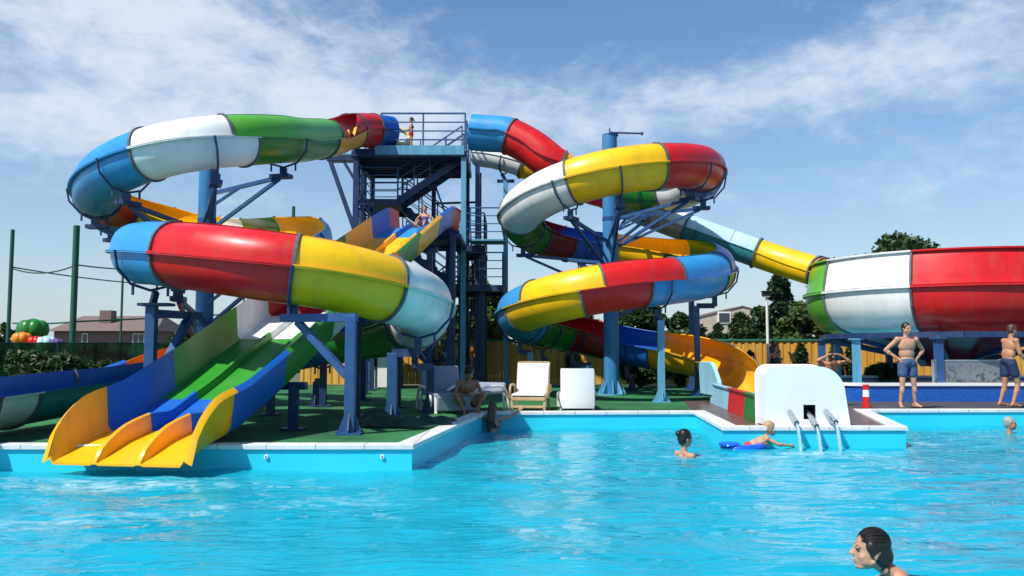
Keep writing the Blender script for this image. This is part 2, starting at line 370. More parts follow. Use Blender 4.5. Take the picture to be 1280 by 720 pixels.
# water sheet with modelled waves
def axis(a, b, c, d, fine, coarse): return np.concatenate([np.arange(a, b, coarse), np.arange(b, c, fine), np.arange(c, d+coarse, coarse)])
xs = axis(-30, -12, 14, 30, .05, .5); ys = axis(-7, 4.5, 18.2, 18.8, .05, .5); 
X, Y = np.meshgrid(xs, ys); Z = np.zeros_like(X)
for i in range(85):
    lam = .19*(1.037**i)*(.9+.2*RNG.random()); 
    if lam > 3.2: lam = .3+1.2*RNG.random()
    th = RNG.normal(1.45, .8); k = 2*math.pi/lam; slope = .0118*(lam/.6)**-.15
    A = slope/k; Z += A*np.sin(k*(X*math.cos(th)+Y*math.sin(th))+RNG.random()*6.28+ .8*np.sin(.35*X+.3*Y*i % 3))
vs = np.stack([X.ravel(), Y.ravel(), Z.ravel()], 1); ny, nx = X.shape
idx = np.arange(nx*ny).reshape(ny, nx); fs = np.stack([idx[:-1,:-1].ravel(), idx[:-1,1:].ravel(), idx[1:,1:].ravel(), idx[1:,:-1].ravel()], 1)
wm = bpy.data.meshes.new('pool_water'); wm.vertices.add(len(vs)); wm.vertices.foreach_set('co', vs.ravel().astype(np.float32))
wm.loops.add(fs.size); wm.loops.foreach_set('vertex_index', fs.ravel().astype(np.int32)); wm.polygons.add(len(fs)); wm.polygons.foreach_set('loop_start', np.arange(0, fs.size, 4, dtype=np.int32)); wm.update(); wm.validate()
wm.polygons.foreach_set('use_smooth', [True]*len(fs))
m, t, b, o = nt('water'); L = t.links.new
b.inputs['Base Color'].default_value = (.012,.70,.92,1); b.inputs['Roughness'].default_value = 0.02; b.inputs['IOR'].default_value = 1.33; b.inputs['Transmission Weight'].default_value = .58
# foam and churned water where the slides and jets pour in
tc = N(t, 'TexCoord'); sx = N(t, 'SeparateXYZ'); L(tc.outputs['Object'], sx.inputs[0])
def MM(op, a, b_=None, c=None):
    n = N(t, 'Math', operation=op)
    for i, v in enumerate((a, b_, c)):
        if v is None: continue
        if isinstance(v, (int, float)): n.inputs[i].default_value = v
        else: L(v, n.inputs[i])
    return n.outputs[0]
def spot(x0, y0, rx, ry, sl_=0.0, amp=1.0):
    du = MM('SUBTRACT', sx.outputs[0], x0); dv = MM('SUBTRACT', MM('SUBTRACT', sx.outputs[1], y0), MM('MULTIPLY', du, sl_))
    q = MM('ADD', MM('POWER', MM('ABSOLUTE', MM('DIVIDE', du, rx)), 2.0), MM('POWER', MM('ABSOLUTE', MM('DIVIDE', dv, ry)), 2.0))
    return MM('MULTIPLY', MM('POWER', 2.718, MM('MULTIPLY', q, -1.0)), amp)
tot = spot(-4.6, 9.8, 1.6, .5, 0, .95)
for a in ((-4.3, 7.4, 1.8, .35, .55, .55), (-3.0, 8.2, 2.2, .25, .35, .33), (4.7, 12.7, .9, .5, 0, 1.0), (-1.6, 8.8, 1.3, .8, 0, .22), (2.2, 5.35, .42, .16, 0, .75), (3.45, 12.2, .55, .25, 0, .55), (2.5, 12.3, .5, .22, 0, .6), (8.6, 15.2, 1.2, .3, 0, .5)): tot = MM('ADD', tot, spot(*a))
fn = N(t, 'TexNoise', i_Scale=5.5, i_Detail=10.0, i_Roughness=.72, i_Distortion=.5); mp = N(t, 'Mapping'); mp.inputs['Scale'].default_value = (.55, 1.2, 1); L(tc.outputs['Object'], mp.inputs[0]); L(mp.outputs[0], fn.inputs[0])
den = MM('MULTIPLY', tot, MM('MULTIPLY', MM('SUBTRACT', fn.outputs[0], .42), 5.0))
mr = N(t, 'MapRange', i_1=.1, i_2=1.0, i_3=0, i_4=.5); L(den, mr.inputs[0])
foam = N(t, 'BsdfDiffuse'); foam.inputs[0].default_value = (.62,.80,.86,1)
ms = N(t, 'MixShader'); L(mr.outputs[0], ms.inputs[0]); L(b.outputs[0], ms.inputs[1]); L(foam.outputs[0], ms.inputs[2]); L(ms.outputs[0], o.inputs[0])
bn = N(t, 'TexNoise', i_Scale=12.0, i_Detail=4.0); mp2 = N(t, 'Mapping'); mp2.inputs['Scale'].default_value = (.6, 1.4, 1); L(tc.outputs['Object'], mp2.inputs[0]); L(mp2.outputs[0], bn.inputs[0])
bp = N(t, 'Bump', i_Strength=.42, i_Distance=.03); L(bn.outputs[0], bp.inputs['Height']); L(bp.outputs[0], b.inputs['Normal'])
wm.materials.append(m)
water = tag(link('pool_water', wm), 'rippling turquoise pool water', None, None, 'structure')
water.cycles.is_caustics_caster = True; liner.cycles.is_caustics_receiver = True; sl.cycles.is_caustics_light = True
# ------------------------------------------------------------------ water slides
TH = .016
def frames(path, k=None, sm=6):
    n = len(path); T = []
    for i in range(n):
        t = path[min(i+1, n-1)]-path[max(i-1, 0)]; T.append(t.normalized())
    out = []
    for i, t in enumerate(T):
        side = V((t.y, -t.x, 0)).normalized(); up = side.cross(t).normalized(); out.append((path[i], side, up, t))
    return out
def ringpts(fr, r, a, dr=0.0):
    c, s, u, t = fr
    return c + (s*math.cos(a)+u*math.sin(a))*(r+dr)
def sq(a, k): return (abs(math.cos(a))**k+abs(math.sin(a))**k)**(-1/k)
def shell(fr, r, arcs, nseg, lipL=0.0, lipR=0.0, k=2.0):
    """one moulded piece: thick curved sheet between two angles, with a bent-out lip on each long edge"""
    b = B(); rows = []
    for i, f in enumerate(fr):
        a0, a1 = arcs[i]; o = []; q = []
        for j in range(nseg+1):
            a = a0+(a1-a0)*j/nseg; o.append(ringpts(f, r*sq(a, k), a, TH)); q.append(ringpts(f, r*sq(a, k), a, 0))
        if lipL: q.insert(0, ringpts(f, r, a0, lipL)); o.insert(0, ringpts(f, r, a0+.035, lipL))
        if lipR: q.append(ringpts(f, r, a1, lipR)); o.append(ringpts(f, r, a1-.035, lipR))
        rows.append(o+q[::-1])
    m = len(rows[0]); base = 0
    b.v = [tuple(p) for row in rows for p in row]
    for i in range(len(rows)-1):
        for j in range(m):
            j2 = (j+1) % m; b.f.append((i*m+j, (i+1)*m+j, (i+1)*m+j2, i*m+j2))
    h = m//2
    for base, rev in ((0, 0), ((len(rows)-1)*m, 1)):
        for j in range(h-1):
            q = (base+j, base+j+1, base+m-2-j, base+m-1-j); b.f.append(q[::-1] if rev else q)
    return b
def hoop(f, r, a0, a1, n, w=.025, h=.055):
    """joint flange round a piece end"""
    c, s, u, t = f; pts = []; kk = 2.5 if a0 >= 0 and a1 < 5 else 2.0
    b = B()
    for j in range(n+1):
        a = a0+(a1-a0)*j/n; d = s*math.cos(a)+u*math.sin(a)
        for rr, tt in ((r*sq(a, kk)+TH*.6, -w), (r*sq(a, kk)+h, -w), (r*sq(a, kk)+h, w), (r*sq(a, kk)+TH*.6, w)): b.v.append(tuple(c+d*rr+t*tt))
    for j in range(n):
        for q in range(4): b.f.append((j*4+q, j*4+(q+1) % 4, (j+1)*4+(q+1) % 4, (j+1)*4+q))
    b.f.append((3,2,1,0)); b.f.append((n*4, n*4+1, n*4+2, n*4+3)); return b
def rad(x): return math.radians(x)
def open_slide(root, ctl, r, low, upp, seamname='joint_flange', upname='upper_wall', lowname='chute', step=.13):
    """ctl: (point, left wall angle, right wall angle); low/upp: [(colour, fraction of length)]"""
    pts = [c[0] for c in ctl]
    path, al = catmull(pts, step, [c[1] for c in ctl]); _, ar = catmull(pts, step, [c[2] for c in ctl])
    fr = frames(path); n = len(fr)
    L = [0.0]
    for i in range(1, n): L.append(L[-1]+(path[i]-path[i-1]).length)
    # colour changes are given by control point number (floats)
    cum = [0]; acc = 0
    P_ = [V(p) for p in pts]
    for i in range(len(P_)-1):
        nn = max(2, int((P_[i+1]-P_[i]).length/step)); acc += nn; cum.append(acc)
    def at(x):
        i = min(int(x), len(cum)-2); return int(round(cum[i]+(x-i)*(cum[i+1]-cum[i])))
    bounds = [(at(a), at(b_), col) for (a, b_, col) in low]
    for (i0, i1, col) in bounds:
        f = fr[i0:i1+1]
        if len(f) < 2: continue
        arcs = [(-math.pi-.02-(rad(al[i]) if al[i] < 25 else 0), .02+(rad(ar[i]) if ar[i] < 25 else 0)) for i in range(i0, i1+1)]
        p = shell(f, r, arcs, 20, .095, .095).build(lowname, col, root, smooth=True)
        hoop(fr[min(i1, n-2)], r, -math.pi, 0, 18).build(seamname, 'seam', p)
    for (a, b_, col) in upp:
        i0, i1 = at(a), at(b_); f = fr[i0:i1+1]
        if len(f) < 2: continue
        for side, ang in ((1, ar), (-1, al)):
            if max(ang[i0:i1+1]) < 25: continue
            arcs = []
            for i in range(i0, i1+1):
                g = rad(max(ang[i], 4))
                arcs.append((.025, g) if side == 1 else (math.pi-g, math.pi-.025))
            p = shell(f, r+.012, arcs, 10, .09 if side == 1 else .035, .035 if side == 1 else .09, 2.5).build(upname, col, root, smooth=True)
            hoop(fr[min(i1, n-2)], r+.012, *( (0, rad(max(ang[i1], 6))) if side == 1 else (math.pi-rad(max(ang[i1], 6)), math.pi)), 9).build(seamname, 'seam', p)
    return fr, at
LO = 4     # low inner wall angle
HI = 84    # tall outer wall angle
# ---- left spiral slide --------------------------------------------------------
r1 = .505
c1 = V((-6.95, 19.3, 0)); 
def circ(c, R, deg, z): a = rad(deg); return V((c.x+R*math.cos(a), c.y+R*math.sin(a), z))
S1 = [  # tower to pool
 (P(486,166,27.5), 88, 88), (P(464,164,26.9), 88, 88), (P(441,164,25.9), 70, 84), (P(418,172,24.3), LO, 80), (P(399,174,22.4), 80, 50),
 (P(376,176,20.6), HI, LO), (P(352,175,19.0), HI, LO), (P(310,176,17.7), HI, LO), (P(262,179,17.05), HI, LO), (P(214,187,16.95), HI, LO), (P(165,202,17.4), HI, LO),
 (P(130,222,18.4), HI, LO), (P(121,243,19.8), HI, LO), (P(138,258,21.1), HI, LO), (P(175,271,22.0), 70, LO), (P(225,281,22.0), 40, LO),
 (P(280,293,20.8), 50, LO), (P(330,296,19.3), 60, LO), (P(370,298,18.0), 62, LO), (P(381,303,16.9), 40, LO), (P(350,309,15.9), LO, LO),
 (P(300,314,15.7), LO, LO), (P(235,319,16.0), LO, 50), (P(188,318,15.8), LO, HI), (P(180,317,14.7), LO, HI), (P(215,319,13.75), LO, HI),
 (P(270,325,13.1), LO, HI), (P(330,333,12.85), LO, HI), (P(395,342,12.95), LO, HI), (P(455,355,13.35), LO, HI), (P(505,370,14.1), LO, HI), (P(528,384,15.3), LO, HI),
 (P(520,402,16.6), LO, HI), (P(480,415,17.9), LO, HI), (P(420,424,18.8), LO, 70), (P(350,438,19.2), LO, 45), (P(290,449,18.9), LO, 40), (P(250,455,18.4), LO, 52),
 (V((-7.05, 17.2, 1.12)), LO, 35), (V((-7.4, 16.1, 1.03)), 30, 8), (V((-7.45, 14.6, .96)), 30, 3), (V((-7.45, 12.6, .91)), 30, 3), (V((-7.45, 11.6, .88)), 30, 3), (V((-7.45, 10.3, .86)), 30, 3)]
t1 = thing('spiral_slide', (-6.95, 17, DECK), 'tall open spiral slide over the pool corner, its lower loop blue, red, yellow and white', 'water slide', 'spiral slides')
low1 = [(0,.95,'blue'),(.95,2.1,'red'),(2.1,3.9,'amber'),(3.9,7.1,'green'),(7.1,9.55,'white'),(9.55,12.2,'sky_blue'),(12.2,13.5,'red'),(13.5,15.5,'yellow'),(15.5,16.0,'white'),(16,16.9,'green'),(16.9,18.3,'yellow'),(18.3,20.5,'blue'),(20.5,23.2,'white'),
  (23.2,25.25,'sky_blue'),(25.25,27.6,'red'),(27.6,29.45,'yellow'),(29.45,32.0,'white'),(32.0,34.0,'green'),(34,36.2,'blue'),(36.2,38.4,'orange'),(38.4,39,'blue'),(39,41,'teal'),(41,42,'white'),(42,43,'maroon')]
upp1 = [(0,.95,'blue'),(.95,2.1,'red'),(2.1,3.75,'red'),(3.75,7.7,'light_green'),(7.7,9.55,'white'),(9.55,12.2,'sky_blue'),(12.2,13.5,'red'),(13.5,14.6,'yellow'),(14.6,15.5,'yellow'),(15.5,16.0,'white'),(16,16.9,'green'),(16.9,18.3,'yellow'),(18.3,20.5,'sky_blue'),(20.5,23.2,'white'),
  (23.2,25.25,'sky_blue'),(25.25,27.6,'red'),(27.6,29.45,'yellow'),(29.45,32.3,'white'),(32.3,34,'green'),(34,36.2,'blue'),(36.2,38.4,'orange'),(38.4,40.5,'blue'),(40.5,43,'blue')]
fr1, at1 = open_slide(t1, S1, r1, low1, upp1)
# ---- right spiral slide -------------------------------------------------------
r2 = .555
S2 = [
 (P(590,166,27.2), 75, 75), (P(612,168,27.1), 80, 80), (P(634,170,27.0), 86, 86), (P(662,184,26.8), 89, 89), (P(690,205,26.6), 86, 60), (P(716,222,26.8), HI, 20), (P(750,236,26.9), HI, LO), (P(800,240,26.7), HI, LO), (P(850,238,25.7), HI, LO),
 (P(877,224,24.2), HI, LO), (P(874,210,22.9), HI, LO), (P(835,208,21.7), HI, LO), (P(775,214,21.2), HI, LO), (P(718,228,21.35), HI, LO), (P(675,247,22.2), HI, LO), (P(650,270,23.8), HI, LO),
 (P(665,291,25.6), HI, LO), (P(710,304,26.6), 70, LO), (P(765,311,26.9), 60, LO), (P(825,318,26.5), 60, LO), (P(875,325,25.3), 70, LO), (P(893,337,23.7), HI, LO), (P(878,346,22.1), HI, LO),
 (P(835,352,20.9), HI, LO), (P(775,358,20.3), HI, LO), (P(715,369,20.35), HI, LO), (P(668,382,21.3), HI, LO), (P(648,394,22.9), HI, LO), (P(662,405,24.6), HI, LO), (P(705,415,25.9), HI, LO),
 (P(755,426,26.3), 75, LO), (P(805,436,25.9), 70, LO), (P(855,443,25.0), 75, LO), (P(892,452,23.7), HI, LO), (V((5.45, 22.0, 1.12)), 75, 6), (V((5.35, 20.5, .88)), 50, 20)]
t2 = thing('spiral_slide', (3, 24, DECK), 'open spiral slide wound round the thick blue column with the pipe on its top', 'water slide', 'spiral slides')
low2 = [(0,2.1,'sky_blue'),(2.1,4.1,'red'),(4.1,5.2,'yellow'),(5.2,6.5,'red'),(6.5,7.6,'green'),(7.6,8.8,'white'),(8.8,9.6,'blue'),(9.6,11.3,'red'),(11.3,13.0,'yellow'),(13.0,14.9,'white'),(14.9,16.2,'green'),(16.2,17.0,'maroon'),(17.0,18.1,'blue'),(18.1,19.4,'yellow'),(19.4,20.1,'green'),(20.1,21.3,'teal'),(21.3,21.75,'yellow'),
  (21.75,23.55,'sky_blue'),(23.55,24.8,'red'),(24.8,26.3,'yellow'),(26.3,28.0,'sky_blue'),(28.0,29.0,'green'),(29,30.2,'maroon'),(30.2,31.3,'blue'),(31.3,35,'amber')]
upp2 = [(0,2.1,'sky_blue'),(2.1,4.1,'red'),(4.1,5.2,'yellow'),(5.2,6.5,'red'),(6.5,7.6,'green'),(7.6,8.8,'white'),(8.8,9.6,'sky_blue'),(9.6,11.3,'red'),(11.3,13.0,'yellow'),(13.0,14.9,'white'),(14.9,16.2,'light_green'),(16.2,17.0,'maroon'),(17.0,18.1,'blue'),(18.1,19.4,'amber'),(19.4,20.1,'green'),(20.1,21.6,'blue'),
  (21.6,23.0,'sky_blue'),(23.0,24.35,'red'),(24.35,25.85,'yellow'),(25.85,27.8,'sky_blue'),(27.8,29.0,'green'),(29,30.2,'red'),(30.2,31.3,'blue'),(31.3,35,'amber')]
fr2, at2 = open_slide(t2, S2, r2, low2, upp2)
# ---- closed tube into the bowl ------------------------------------------------
def tube_slide(root, pts, r, segs, name='tube_section'):
    path = catmull(pts, .2); fr = frames(path); n = len(fr)
    cum = [0]; acc = 0
    for i in range(len(pts)-1): acc += max(2, int((V(pts[i+1])-V(pts[i])).length/.2)); cum.append(acc)
    def at(x): i = min(int(x), len(cum)-2); return int(round(cum[i]+(x-i)*(cum[i+1]-cum[i])))
    for a, b_, col in segs:
        i0, i1 = at(a), at(b_); f = fr[i0:i1+1]
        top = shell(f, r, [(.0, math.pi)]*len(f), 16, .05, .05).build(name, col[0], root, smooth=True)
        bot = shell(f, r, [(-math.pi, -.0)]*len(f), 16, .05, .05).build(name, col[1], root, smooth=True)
        hoop(fr[min(i1, n-2)], r, 0, 2*math.pi, 28, .03, .07).build('joint_flange', 'seam', top)
        k = i0+7
        while k < i1-3: hoop(fr[k], r, 0, 2*math.pi, 28, .008, .022).build('joint_flange', 'seam', top); k += 7
    return fr
T3 = [P(598,192,29.6), P(620,195,29.2), P(648,203,28.9), P(672,213,28.8), P(720,228,28.7), P(800,263,28.0), P(880,293,27.3), P(960,321,26.6), P(1012,337,25.7), P(1034,344,25.2)]
t3 = thing('tube_slide', (8.5, 26, DECK), 'straight closed tube slide in white, light blue and yellow running down to the bowl', 'water slide')
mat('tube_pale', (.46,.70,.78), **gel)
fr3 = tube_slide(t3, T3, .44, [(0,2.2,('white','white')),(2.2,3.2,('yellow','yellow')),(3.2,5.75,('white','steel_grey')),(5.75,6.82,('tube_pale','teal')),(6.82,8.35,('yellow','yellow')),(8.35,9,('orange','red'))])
# ---- bowl ---------------------------------------------------------------------
bc = V((12.35, 24.0, 0))
t4 = thing('bowl_slide', (bc.x, bc.y, DECK), 'huge white and red bowl slide on blue steel legs', 'water slide')
def arcpiece(prof, a0, a1, name, m, n=24):
    b = B(); full = prof + [(r_-.03, z_) for r_, z_ in prof[::-1]]
    full.append(full[0]); b.lathe((bc.x, bc.y, 0), full, n, a0, a1); m_ = len(prof)*2+1; cols = n+1
    return b.build(name, m, t4, smooth=True)
wall_up = [(3.90,3.10),(3.93,3.16),(3.84,3.17),(3.80,3.35),(3.73,3.75),(3.66,3.98),(3.74,4.0),(3.74,4.04),(3.64,4.04)]
wall_lo = [(2.6,1.95),(3.0,2.0),(3.35,2.12),(3.62,2.35),(3.78,2.65),(3.84,3.0),(3.84,3.08),(3.93,3.09),(3.93,3.135),(3.84,3.145)]
cuts = [(-170,-130,'white'),(-130,-86,'red'),(-86,-42,'blue'),(-42,4,'yellow'),(4,50,'green'),(50,96,'red'),(96,142,'white'),(142,190,'light_green')]
for a0, a1, col in cuts:
    p = arcpiece(wall_lo, rad(a0), rad(a1), 'lower_wall', col); q = arcpiece(wall_up, rad(a0), rad(a1), 'upper_wall', col)
    b = B()
    pr = wall_lo[:6]+wall_up[3:6]
    b.ring([(bc.x+(r_+.03)*math.cos(rad(a1)), bc.y+(r_+.03)*math.sin(rad(a1)), z_) for r_, z_ in pr], .035, 6); b.build('joint_flange', 'seam', q)
fun = [(2.75,1.97),(2.2,1.85),(1.6,1.66),(1.0,1.42),(.85,1.15),(.82,1.1)]
for k in range(8):
    b = B(); full = fun+[(r_-.03, z_+.02) for r_, z_ in fun[::-1]]; full.append(full[0]); b.lathe((bc.x, bc.y, 0), full, 6, rad(-165+45*k), rad(-120+45*k)); b.build('funnel', ['maroon','maroon','maroon','maroon','white','green','red','steel_grey'][k], t4, smooth=True)
b = B()
for k in range(16):
    a, a2 = rad(22.5*k), rad(22.5*(k+1)); b.bar((bc.x+3.45*math.cos(a), bc.y+3.45*math.sin(a), 1.93), (bc.x+3.45*math.cos(a2), bc.y+3.45*math.sin(a2), 1.93), .1, .14)
b.build('ring_beam', 'steel_navy', t4)
for k in range(10):
    a = rad(-158+36*k); x, y = bc.x+3.45*math.cos(a), bc.y+3.45*math.sin(a)
    b = B(); b.box((x, y, 1.08), (.17,.17,1.56)); b.box((x, y, .32), (.42,.42,.03)); b.box((x, y, 1.84), (.3,.3,.04))
    for sx_ in (-1, 1): b.add([(x+sx_*.1, y-.01, .33), (x+sx_*.19, y-.01, .33), (x+sx_*.1, y-.01, .6)], [(0,1,2),(2,1,0)])
    b.build('leg', ['steel_light','steel_blue'][k % 2], t4)
    B().bar((x, y, 1.85), (bc.x+.9*math.cos(a), bc.y+.9*math.sin(a), 1.3), .08, .12).build('radial_beam', 'steel_navy', t4)
# vertical ribs of the joints
# ---- wide multi-lane slide ----------------------------------------------------
t5 = thing('multilane_slide', (-4.2, 17, DECK), 'wide three-lane slide with yellow mouth dipping into the pool', 'water slide')
ax0 = V((-4.74, 10.25, 0)); axd = V((2.3, 13.75, 0)).normalized(); nrm = V((axd.y, -axd.x, 0))
prof5 = [(.05,.17),(.35,.27),(.65,.365),(1.0,.43),(1.5,.53),(2.1,.74),(2.9,1.02),(4.0,1.46),(5.0,1.84),(6.0,2.22),(7.5,2.79),(9.0,3.36),(10.5,3.93),(12.0,4.50),(13.1,4.88),(13.6,4.97),(14.3,4.98)]
cp5 = catmull([V((0, s_, z_)) for s_, z_ in prof5], .15)
def z5(s_):
    for i in range(len(cp5)-1):
        if cp5[i].y <= s_ <= cp5[i+1].y: 
            q = (s_-cp5[i].y)/max(1e-6, cp5[i+1].y-cp5[i].y); return cp5[i].z*(1-q)+cp5[i+1].z*q
    return cp5[0].z if s_ < cp5[0].y else cp5[-1].z
def hw(s_, H):      # wall height; rounds down to the mouth
    if s_ < 1.0: return max(.012, H*max(0, 1-((1.0-s_)/.951)**2.3)**.46)
    return H
W5 = .87
def sec5(s_):
    """profile across: outer walls splayed, three flat lanes, two rounded dividers"""
    w = W5; lane = 2*w/3; H = hw(s_, .58); D = hw(s_, .24 if s_ < 1.2 else max(.12, .24-(s_-1.2)*.25)); z = 0; pts = []
    pts += [(-w-.09, H-min(.035, H*.4)), (-w-.045, H), (-w-.01, .07), (-w+.04, 0)]
    for c in (-lane/2, lane/2):
        pts += [(c-.055, 0), (c-.03, D*.93), (c, D), (c+.03, D*.93), (c+.055, 0)]
    pts += [(w-.04, 0), (w+.01, .07), (w+.045, H), (w+.09, H-min(.035, H*.4))]
    return pts
def piece5(s0, s1, colf, colw, what='wb'):
    n = max(3, int((s1-s0)/.12)); S_ = [s0+(s1-s0)*i/n for i in range(n+1)]
    def pos(s_, x, h):
        p = ax0+axd*s_+nrm*x; return V((p.x, p.y, z5(s_)+h))
    def strip(sel, name, m):
        b = B(); rows = []
        for s_ in S_:
            q = [sec5(s_)[i] for i in sel]; up = [pos(s_, x, h) for x, h in q]; dn = [pos(s_, x+(.025 if x > 0 else -.025)*(abs(x) > .9), h-.03*(abs(x) <= .99)) for x, h in q]; rows.append(up+dn[::-1])
        m_ = len(rows[0]); b.v = [tuple(p) for r_ in rows for p in r_]
        for i in range(n):
            for j in range(m_): j2 = (j+1) % m_; b.f.append((i*m_+j, i*m_+j2, (i+1)*m_+j2, (i+1)*m_+j))
        h_ = m_//2
        for base, rev in ((0, 1), (n*m_, 0)):
            for j in range(h_-1):
                q = (base+j, base+j+1, base+m_-2-j, base+m_-1-j); b.f.append(q[::-1] if rev else q)
        return b.build(name, m, t5, smooth=True)
    if 'w' in what: strip([0,1,2,3], 'side_wall', colw); strip([14,15,16,17], 'side_wall', colw)
    if 'b' not in what: return
    strip([3,4], 'lane_floor', colf); strip([8,9], 'lane_floor', colf); strip([13,14], 'lane_floor', colf)
    strip([4,5,6,7,8], 'lane_divider', colw); strip([9,10,11,12,13], 'lane_divider', colw)
for a in ((.05,1.15,'amber','amber'),(1.15,2.75,'blue','blue','w'),(1.15,2.3,'blue','blue','b'),(2.3,4.7,'mid_green','mid_green','b'),(2.75,4.7,'mid_green','mid_green','w'),(4.7,5.9,'white','white'),(5.9,8.2,'red','red'),(8.2,10.0,'green','green'),(10.0,11.9,'yellow','amber'),(11.9,13.4,'sky_blue','blue'),(13.4,14.3,'red','red')): piece5(*a)
for s_ in (3.2, 6.0, 8.6, 11.2, 13.6):
    z = z5(s_)-.06
    for sg in (-1, 1):
        p = ax0+axd*s_+nrm*(sg*.85); b = B(); b.box((p.x, p.y, (z+DECK)/2-.05), (.14,.14,z-DECK-.1)); b.box((p.x, p.y, DECK+.02), (.34,.34,.03)); b.build('leg', 'steel_navy', t5)
    p = ax0+axd*s_; q = nrm*1.05; B().bar((p.x-q.x, p.y-q.y, z-.1), (p.x+q.x, p.y+q.y, z-.1), .12).build('cross_beam', 'steel_navy', t5)
# ---- run-out lane of the right slide ------------------------------------------
t6 = thing('runout_lane', (4.7, 17, DECK), 'low run-out trough with blue, red and green side panels ending at the white box', 'water slide')
for a, b_, col in ((20.2,17.6,'pale_blue'),(17.6,15.75,'red'),(15.75,14.22,'green')):
    for x0, x1 in ((4.72, 4.13), (6.0, 5.35)):
        def X_(y): return x0+(x1-x0)*(20.2-y)/6.25
        b = B(); p0, p1 = V((X_(a), a, 0)), V((X_(b_), b_, 0)); n = 6; rows = []
        for i in range(n+1):
            p = p0.lerp(p1, i/n); rows.append([(p.x-.06, p.y, .31), (p.x-.02, p.y, .72), (p.x-.06, p.y, .745), (p.x-.06, p.y, .77), (p.x+.06, p.y, .77), (p.x+.05, p.y, .66), (p.x+.09, p.y, .31)])
        m_ = 7; b.v = [q for r_ in rows for q in r_]
        for i in range(n):
            for j in range(m_): b.f.append((i*m_+j, i*m_+(j+1) % m_, (i+1)*m_+(j+1) % m_, (i+1)*m_+j))
        b.f.append(tuple(range(m_))); b.f.append(tuple(n*m_+j for j in reversed(range(m_)))); b.build('side_panel', col, t6, smooth=False)
b = B(); b.add([(4.8,20.2,.55),(5.95,20.2,.55),(5.3,14.2,.5),(4.2,14.2,.5)], [(3,2,1,0)]); b.add([(4.8,20.2,.36),(5.95,20.2,.36),(5.3,14.2,.36),(4.2,14.2,.36)], [(0,1,2,3)]); b.build('trough_floor', 'tube_pale', t6)
# flared entry walls
for p0, p1, h0, h1 in (((4.62,20.9),(4.70,19.3),1.25,.80), ((6.15,20.6),(5.88,19.0),1.15,.8)):
    b = B(); n = 10; 
    for i in range(n+1):
        q = i/n; x = p0[0]+(p1[0]-p0[0])*q; y = p0[1]+(p1[1]-p0[1])*q; h = h0 if q < .55 else h1+(h0-h1)*math.cos((q-.55)/.45*math.pi/2)
        b.v += [(x-.03, y, .5), (x-.06, y, h), (x+.02, y, h+.02), (x+.05, y, .5)]
    for i in range(n):
        for j in range(4): b.f.append((i*4+j, i*4+(j+1) % 4, (i+1)*4+(j+1) % 4, (i+1)*4+j))
    b.f.append((0,1,2,3)); b.f.append((n*4+3,n*4+2,n*4+1,n*4)); b.build('entry_wall', 'pale_blue', t6, smooth=False)
# white end box with spouts
t7 = thing('fountain_box', (4.7, 13.9, DECK), 'rounded white fibreglass end box with three steel water spouts', 'fountain')
yF = 13.68; xl, xr = P(958,535,yF).x, P(1062,535,yF).x; 
b = B(); prof = []; H = .96; rl, rr_ = .16, .42; zb = DECK+.01
def corner(cx, cz, r_, a0, a1, n=8): return [(cx+r_*math.cos(rad(a0+(a1-a0)*i/n)), cz+r_*math.sin(rad(a0+(a1-a0)*i/n))) for i in range(n+1)]
out_ = [(xr+.02, zb)] + corner(xr-.05-rr_, zb+H-rr_, rr_, 0, 90) + corner(xl+rl, zb+H-rl, rl, 90, 180) + [(xl, zb)]
for yy in (yF, yF+.5): b.v += [(x, yy+ (0 if yy == yF else .0), z) for x, z in out_]
n = len(out_)
for i in range(n): b.f.append((i, n+i, n+(i+1) % n, (i+1) % n))
# front with hatch opening
hx0, hx1, hz0, hz1 = G(1004,520,0.3).x*0+ (P(1004,500,yF).x), P(1019,500,yF).x, P(1004,524,yF).z, P(1004,506,yF).z
lp = [V((x, z, 0)) for x, z in out_]; hole = [V((hx0,hz0,0)),V((hx1,hz0,0)),V((hx1,hz1,0)),V((hx0,hz1,0))]
tr = tessellate_polygon([lp, hole]); vv = lp+hole; base = len(b.v); b.v += [(p.x, yF, p.y) for p in vv]; b.f += [tuple(base+i for i in f) for f in tr]
b.f.append(tuple(range(n, 2*n)))
b.build('box_shell', 'clean_white', t7, bevel=.03)
bb = B(); bb.v = [(p.x, yF+.001, p.y) for p in hole]+[(p.x, yF+.3, p.y) for p in hole]; bb.f = [(0,1,5,4),(1,2,6,5),(2,3,7,6),(3,0,4,7),(4,5,6,7)]; bb.build('hatch', 'dark', t7)
for (x0, y0), (x1, y1) in (((987,515),(996,529)), ((1010,516),(1021,533)), ((1032,514),(1045,528))):
    A = P(x0, y0, yF+.02); E = P(x1, y1, yF-.42); d = (E-A).normalized()
    b = B(); b.cyl(A-d*.05, E, .042, n=20); s_ = b.build('spout', 'chrome', t7, smooth=True)
    B().cyl(E-d*.005, E+d*.003, .034, n=18).build('nozzle', 'dark', s_)
mat('falling_water', (.8,.94,.98), rough=.12, var=.1, scale=30, bump=.6, bscale=35, trans=.7)
for k, ((x1, y1)) in enumerate(((996,529),(1021,533),(1045,528))):
    E = P(x1, y1, yF-.43); d = V((.3,-.62,-.3)); pts = []; v = V((.07,-.30,-.5)); p = E.copy(); rr = []
    for i in range(12):
        pts.append(p.copy()); rr.append(.021+.0008*i+random.uniform(-.003,.003)); p = p+v*.03; v.z -= 9.8*.03*.55
        if p.z < -.02: pts.append(p.copy()); rr.append(.045); break
    o_ = B().ring(pts, rr, 10).build('water_jet', 'falling_water', None, smooth=True); tag(o_, ['stream of water falling from the left steel spout','stream of water falling from the middle steel spout','stream of water falling from the right steel spout'][k], 'water jet', 'water jets of the white box')
